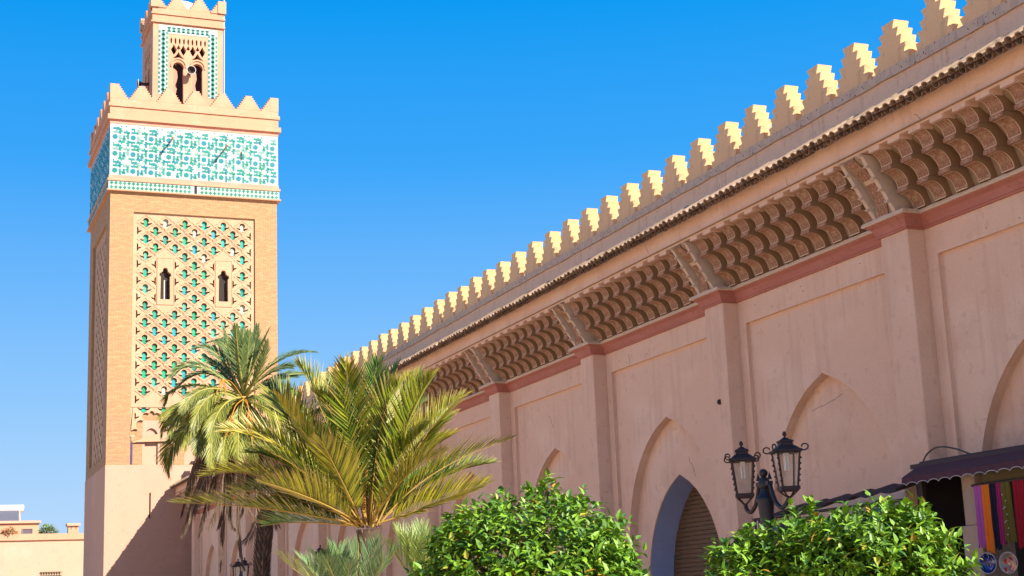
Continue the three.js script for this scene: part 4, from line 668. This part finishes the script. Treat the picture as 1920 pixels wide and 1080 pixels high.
{
  const s = thing('market_stall', 'open shop booth with tan post and dark interior under the maroon awning', 'stall', [0, 0, 0]);
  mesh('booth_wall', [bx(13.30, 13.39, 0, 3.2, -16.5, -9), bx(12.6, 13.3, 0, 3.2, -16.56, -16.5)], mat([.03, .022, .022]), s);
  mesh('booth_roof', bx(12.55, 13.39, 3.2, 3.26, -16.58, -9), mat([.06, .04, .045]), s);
  mesh('post', [exX(rect(-15.53, -15.27, 2.38, 3.19), [], 12.52, 13.0, .01), exX(rect(-15.56, -15.20, 0, 2.379), [], 12.48, 13.0, .012)], mat(null, { map: plaster([.40, .30, .22], [.46, .36, .28], [.3, .21, .15], 141, 2), bumpMap: bumpRough, bumpScale: .006 }), s);
  mesh('post_far', [bx(12.56, 12.62, 0, 3.19, -16.45, -16.38)], mat([.05, .035, .03]), s);
  mesh('rail', [new THREE.CylinderGeometry(.018, .018, 5.2, 8).rotateX(Math.PI / 2).translate(12.42, 2.86, -12.6)], M.iron, s);
  mesh('lintel_cloth', [bx(12.5, 12.53, 2.88, 3.05, -15.1, -10)], fabric([.12, .10, .05]), s);
  // awning
  const a = thing('awning', 'maroon fabric awning with scalloped pale edged valance over the stall', 'awning', [0, 0, 0]);
  const zA = -16.45, zB = -9.5, ma = fabric([.085, .030, .040]);
  mesh('canopy', [soup([12.62, 3.255, zA, 12.30, 3.075, zA, 12.30, 3.075, zB, 12.62, 3.255, zA, 12.30, 3.075, zB, 12.62, 3.255, zB]), soup([12.62, 3.255, zA, 12.62, 3.05, zA, 12.30, 3.075, zA, 12.62, 3.05, zA, 12.5, 2.98, zA, 12.30, 3.075, zA])], ma, a);
  const v = [], e = [], nS = 31, per = (zB - zA) / nS; for (let i = 0; i < nS * 10; i++) { const f = k => { const z = zA + k * per / 10, y = 3.00 - .035 * (1 - Math.abs(Math.cos(k / 10 * Math.PI))) - .0; return [12.285 + .012 * Math.sin(k / 10 * Math.PI * 2), y, z]; }; const p = f(i), q = f(i + 1); v.push(12.30, 3.075, p[2], ...p, ...q, 12.30, 3.075, p[2], ...q, 12.30, 3.075, q[2]); e.push(V(...p).add(V(-.003, 0, 0))); }
  mesh('valance', soup(v), ma, a);
  mesh('valance_piping', tube(e, .006, 600, 5), mat([.5, .42, .38]), a);
  mesh('awning_roller', [new THREE.CylinderGeometry(.03, .03, zB - zA, 10).rotateX(Math.PI / 2).translate(12.63, 3.262, (zA + zB) / 2)], mat([.07, .04, .045]), a);
  // scarves
  for (const [z0, z1, y0, c, label, nm] of [
    [-15.15, -15.00, 2.10, [.42, .10, .36], 'pinkish purple scarf hanging next to the stall post', 'scarf'], [-15.00, -14.86, 2.03, [.75, .20, .01], 'bright orange scarf hanging in the row at the stall', 'scarf'], [-14.86, -14.74, 2.06, [.012, .010, .035], 'navy scarf hanging right beside the orange scarf', 'scarf'],
    [-14.76, -14.66, 2.12, [.36, .02, .13], 'magenta scarf hanging between navy and olive scarves', 'scarf'], [-14.66, -14.50, 2.13, [.13, .11, .015], 'olive green scarf with small pale beads hanging at the stall', 'scarf'], [-14.44, -14.24, 2.04, [.28, .004, .015], 'deep red scarf hanging at the stall beside the olive one', 'scarf']]) {
    const o = mesh(nm, cloth(z0, z1, y0, 2.85, 12.40 - (z0 > -14.8 ? 0 : .01), Math.round(-z0 * 100), 4, .016), fabric(c), scene); tag(o, label, 'scarf');
  }
  mesh('beads', [0, 1, 2, 3, 4, 5, 6, 7, 8].map(i => new THREE.SphereGeometry(.008, 6, 5).translate(12.37, 2.22 + i * .055 + (i % 3) * .02, -14.58 + Math.sin(i * 2.1) * .03)), mat([.7, .66, .5]), s);
  // painted bowls
  const bowlTex = (seed, A, B) => { const c = document.createElement('canvas'); c.width = c.height = 256; const g = c.getContext('2d'), r = rng(seed); g.fillStyle = A; g.fillRect(0, 0, 256, 256); for (let i = 0; i < 70; i++) { g.fillStyle = B[Math.floor(r() * B.length)]; g.beginPath(); g.ellipse(r() * 256, r() * 256, 6 + r() * 22, 4 + r() * 14, r() * 3, 0, 6.3); g.fill(); } const t = new THREE.CanvasTexture(c); t.colorSpace = THREE.SRGBColorSpace; t.wrapS = t.wrapT = THREE.RepeatWrapping; return t; };
  for (const [z, y, tex, label] of [[-14.965, 1.895, bowlTex(3, '#20245c', ['#2f3f9e', '#8f8fa0', '#1a1a3c', '#5060b0']), 'blue painted ceramic bowl hung below the orange scarf'], [-14.59, 1.885, bowlTex(4, '#8e8a80', ['#b01020', '#c81828', '#7a7468', '#e0b080', '#b01020']), 'red and grey painted ceramic bowl hung below the red scarf']]) {
    const b = thing('painted_bowl', label, 'bowl', [12.34, y, z], -Math.PI / 2 + .25); b.rotation.z = 0;
    mesh('bowl', lathe([[0, -.06], [.05, -.058], [.095, -.035], [.122, 0], [.127, .0], [.1, -.045], [.05, -.07], [0, -.072]], 32).rotateX(Math.PI / 2), new THREE.MeshStandardMaterial({ map: tex, roughness: .25 }), b, true);
    mesh('rim', new THREE.TorusGeometry(.126, .006, 8, 40), mat([.4, .38, .4], { roughness: .4 }), b);
  }
  { const o = mesh('hanging_cloth', cloth(-14.05, -13.8, 1.6, 2.35, 12.42, 88, 3, .02), fabric([.5, .33, .30]), scene); tag(o, 'pale pink cloth at the near end of the scarf row', 'cloth'); }
  // sagging brown canopy and clothes behind the orange tree
  const k = thing('fabric_canopy', 'sagging brown cloth canopy stretched along the wall behind the broad orange tree', 'canopy', [0, 0, 0]);
  { const t = [], n = 40, P = (i, j) => { const a = i / n, b = j / 6, z = -16.75 - 3.75 * a, sag = .10 * Math.sin(a * Math.PI * 3) ** 2 + .05 * Math.sin(a * 23); return [13.35 - .9 * b, 3.17 - .20 * b - .16 * a - sag * .4 * b + .03 * Math.sin(a * 40 + b * 3), z]; }; for (let i = 0; i < n; i++) for (let j = 0; j < 6; j++) { const a = P(i, j), b = P(i + 1, j), c = P(i + 1, j + 1), d = P(i, j + 1); t.push(...a, ...b, ...c, ...a, ...c, ...d); } mesh('cloth_sheet', soup(t), fabric([.09, .05, .045]), k);
    mesh('pole', [new THREE.CylinderGeometry(.022, .022, 3.9, 8).rotateX(Math.PI / 2).rotateY(0).translate(12.46, 2.80, -18.6), new THREE.CylinderGeometry(.02, .02, 2.8, 8).translate(12.46, 1.4, -20.5), new THREE.CylinderGeometry(.02, .02, 2.8, 8).translate(12.46, 1.4, -16.75)], M.iron, k); }
  const cl = [[-20.45, -20.15, [.10, .045, .16], 'dark purple garment hanging at the far end of the brown canopy'], [-20.12, -19.85, [.16, .09, .24], 'violet garment hanging behind the lamp post'], [-19.80, -19.5, [.05, .035, .10], 'near black purple garment beside the violet one under the canopy'], [-17.9, -17.6, [.30, .20, .27], 'mauve garment under the near part of the brown canopy'], [-17.55, -17.25, [.035, .12, .26], 'bright blue garment under the near part of the brown canopy'], [-17.2, -16.9, [.06, .045, .09], 'dark garment next to the maroon awning end']];
  for (const [z0, z1, c, label] of cl) { const o = mesh('garment', cloth(z0, z1, 1.9, 2.78, 12.47, Math.round(-z0 * 77), 3, .03), fabric(c), scene); tag(o, label, 'garment'); }
  const cb = mesh('wire_loop', tube([V(13.3, 3.2, -17.35), V(13.28, 3.42, -17.2), V(13.25, 3.52, -16.95), V(13.2, 3.52, -16.7), V(13.1, 3.45, -16.3), V(12.9, 3.32, -15.75), V(12.75, 3.27, -15.4)], .012, 60, 6), mat([.10, .07, .06]), scene); tag(cb, 'thin dark wire curving up the wall above the maroon awning', 'wire');
}

// ---------------------------------------------------------------- rooftop plants by the house
function shrub(name, label, p, rad, n, pal, seed) {
  const t = thing(name, label, 'shrub', [p.x, p.y, p.z]), r = rng(seed), pos = [], col = [];
  for (let i = 0; i < n; i++) { const a = r() * 6.283, e = Math.acos(1 - r()), q = rad * (.5 + .5 * r()), d = V(Math.cos(a) * Math.sin(e), Math.cos(e), Math.sin(a) * Math.sin(e)); leafTris(pos, col, d.clone().multiplyScalar(q), d.clone().add(V((r() - .5) * 1.4, (r() - .5) * 1.4, (r() - .5) * 1.4)).normalize(), V(r() - .5, 1, r() - .5), rad * .28, rad * .06, pal[Math.floor(r() * pal.length)], .2); }
  mesh('foliage', soup(pos, col), dryMat, t, true); mesh('stems', [0, 1, 2, 3, 4].map(i => tube([V(0, -.1, 0), V(.1 * Math.cos(i), rad * .3, .1 * Math.sin(i)), V(rad * .5 * Math.cos(i * 1.3), rad * .7, rad * .5 * Math.sin(i * 1.3))], .02, 6, 5)), mat([.16, .1, .06]), t);
  return t;
}
shrub('rooftop_shrub', 'small green shrub showing over the parapet beside the chimney', V(8.25 * 1.22, 7.05 * 1.22 - .35, -95.9 * 1.22), .76, 420, [[.09, .16, .03], [.16, .24, .05], [.2, .26, .08]], 701);
shrub('flowering_shrub', 'reddish flowering shrub on the terrace beside the roof room', V(5.95 * 1.22, 7.02 * 1.22 - .35, -95.2 * 1.22), .6, 320, [[.5, .16, .10], [.45, .22, .12], [.3, .25, .06], [.2, .2, .05]], 711);

// ---------------------------------------------------------------- unseen houses added across the street to bounce warm light onto the wall
for (const [x0, x1, y, z0, z1, label] of [[-22, -9, 7.6, -60, -22, 'added unseen pink plaster house bouncing warm light, far beyond the viewer'], [-22, -8.5, 6.6, -21.9, -2, 'lower added unseen pink plaster house bouncing warm light onto the palace wall'], [-22, -9.2, 8.2, -1.9, 24, 'tallest added unseen pink plaster house bouncing warm light, behind the viewer']]) {
  const h = thing('added_street_house', label, 'house', [(x0 + x1) / 2, 0, (z0 + z1) / 2]), w = (x1 - x0) / 2, d = (z1 - z0) / 2;
  mesh('wall', bx(-w, w, 0, y, -d, d), M.street, h); mesh('roof_coping', bx(-w - .1, w + .1, y + .001, y + .25, -d - .04, d + .04), M.peachTop, h);
}

scene.traverse(o => { if (o.isMesh) { o.castShadow = true; o.receiveShadow = true; } });
renderer.render(scene, camera);
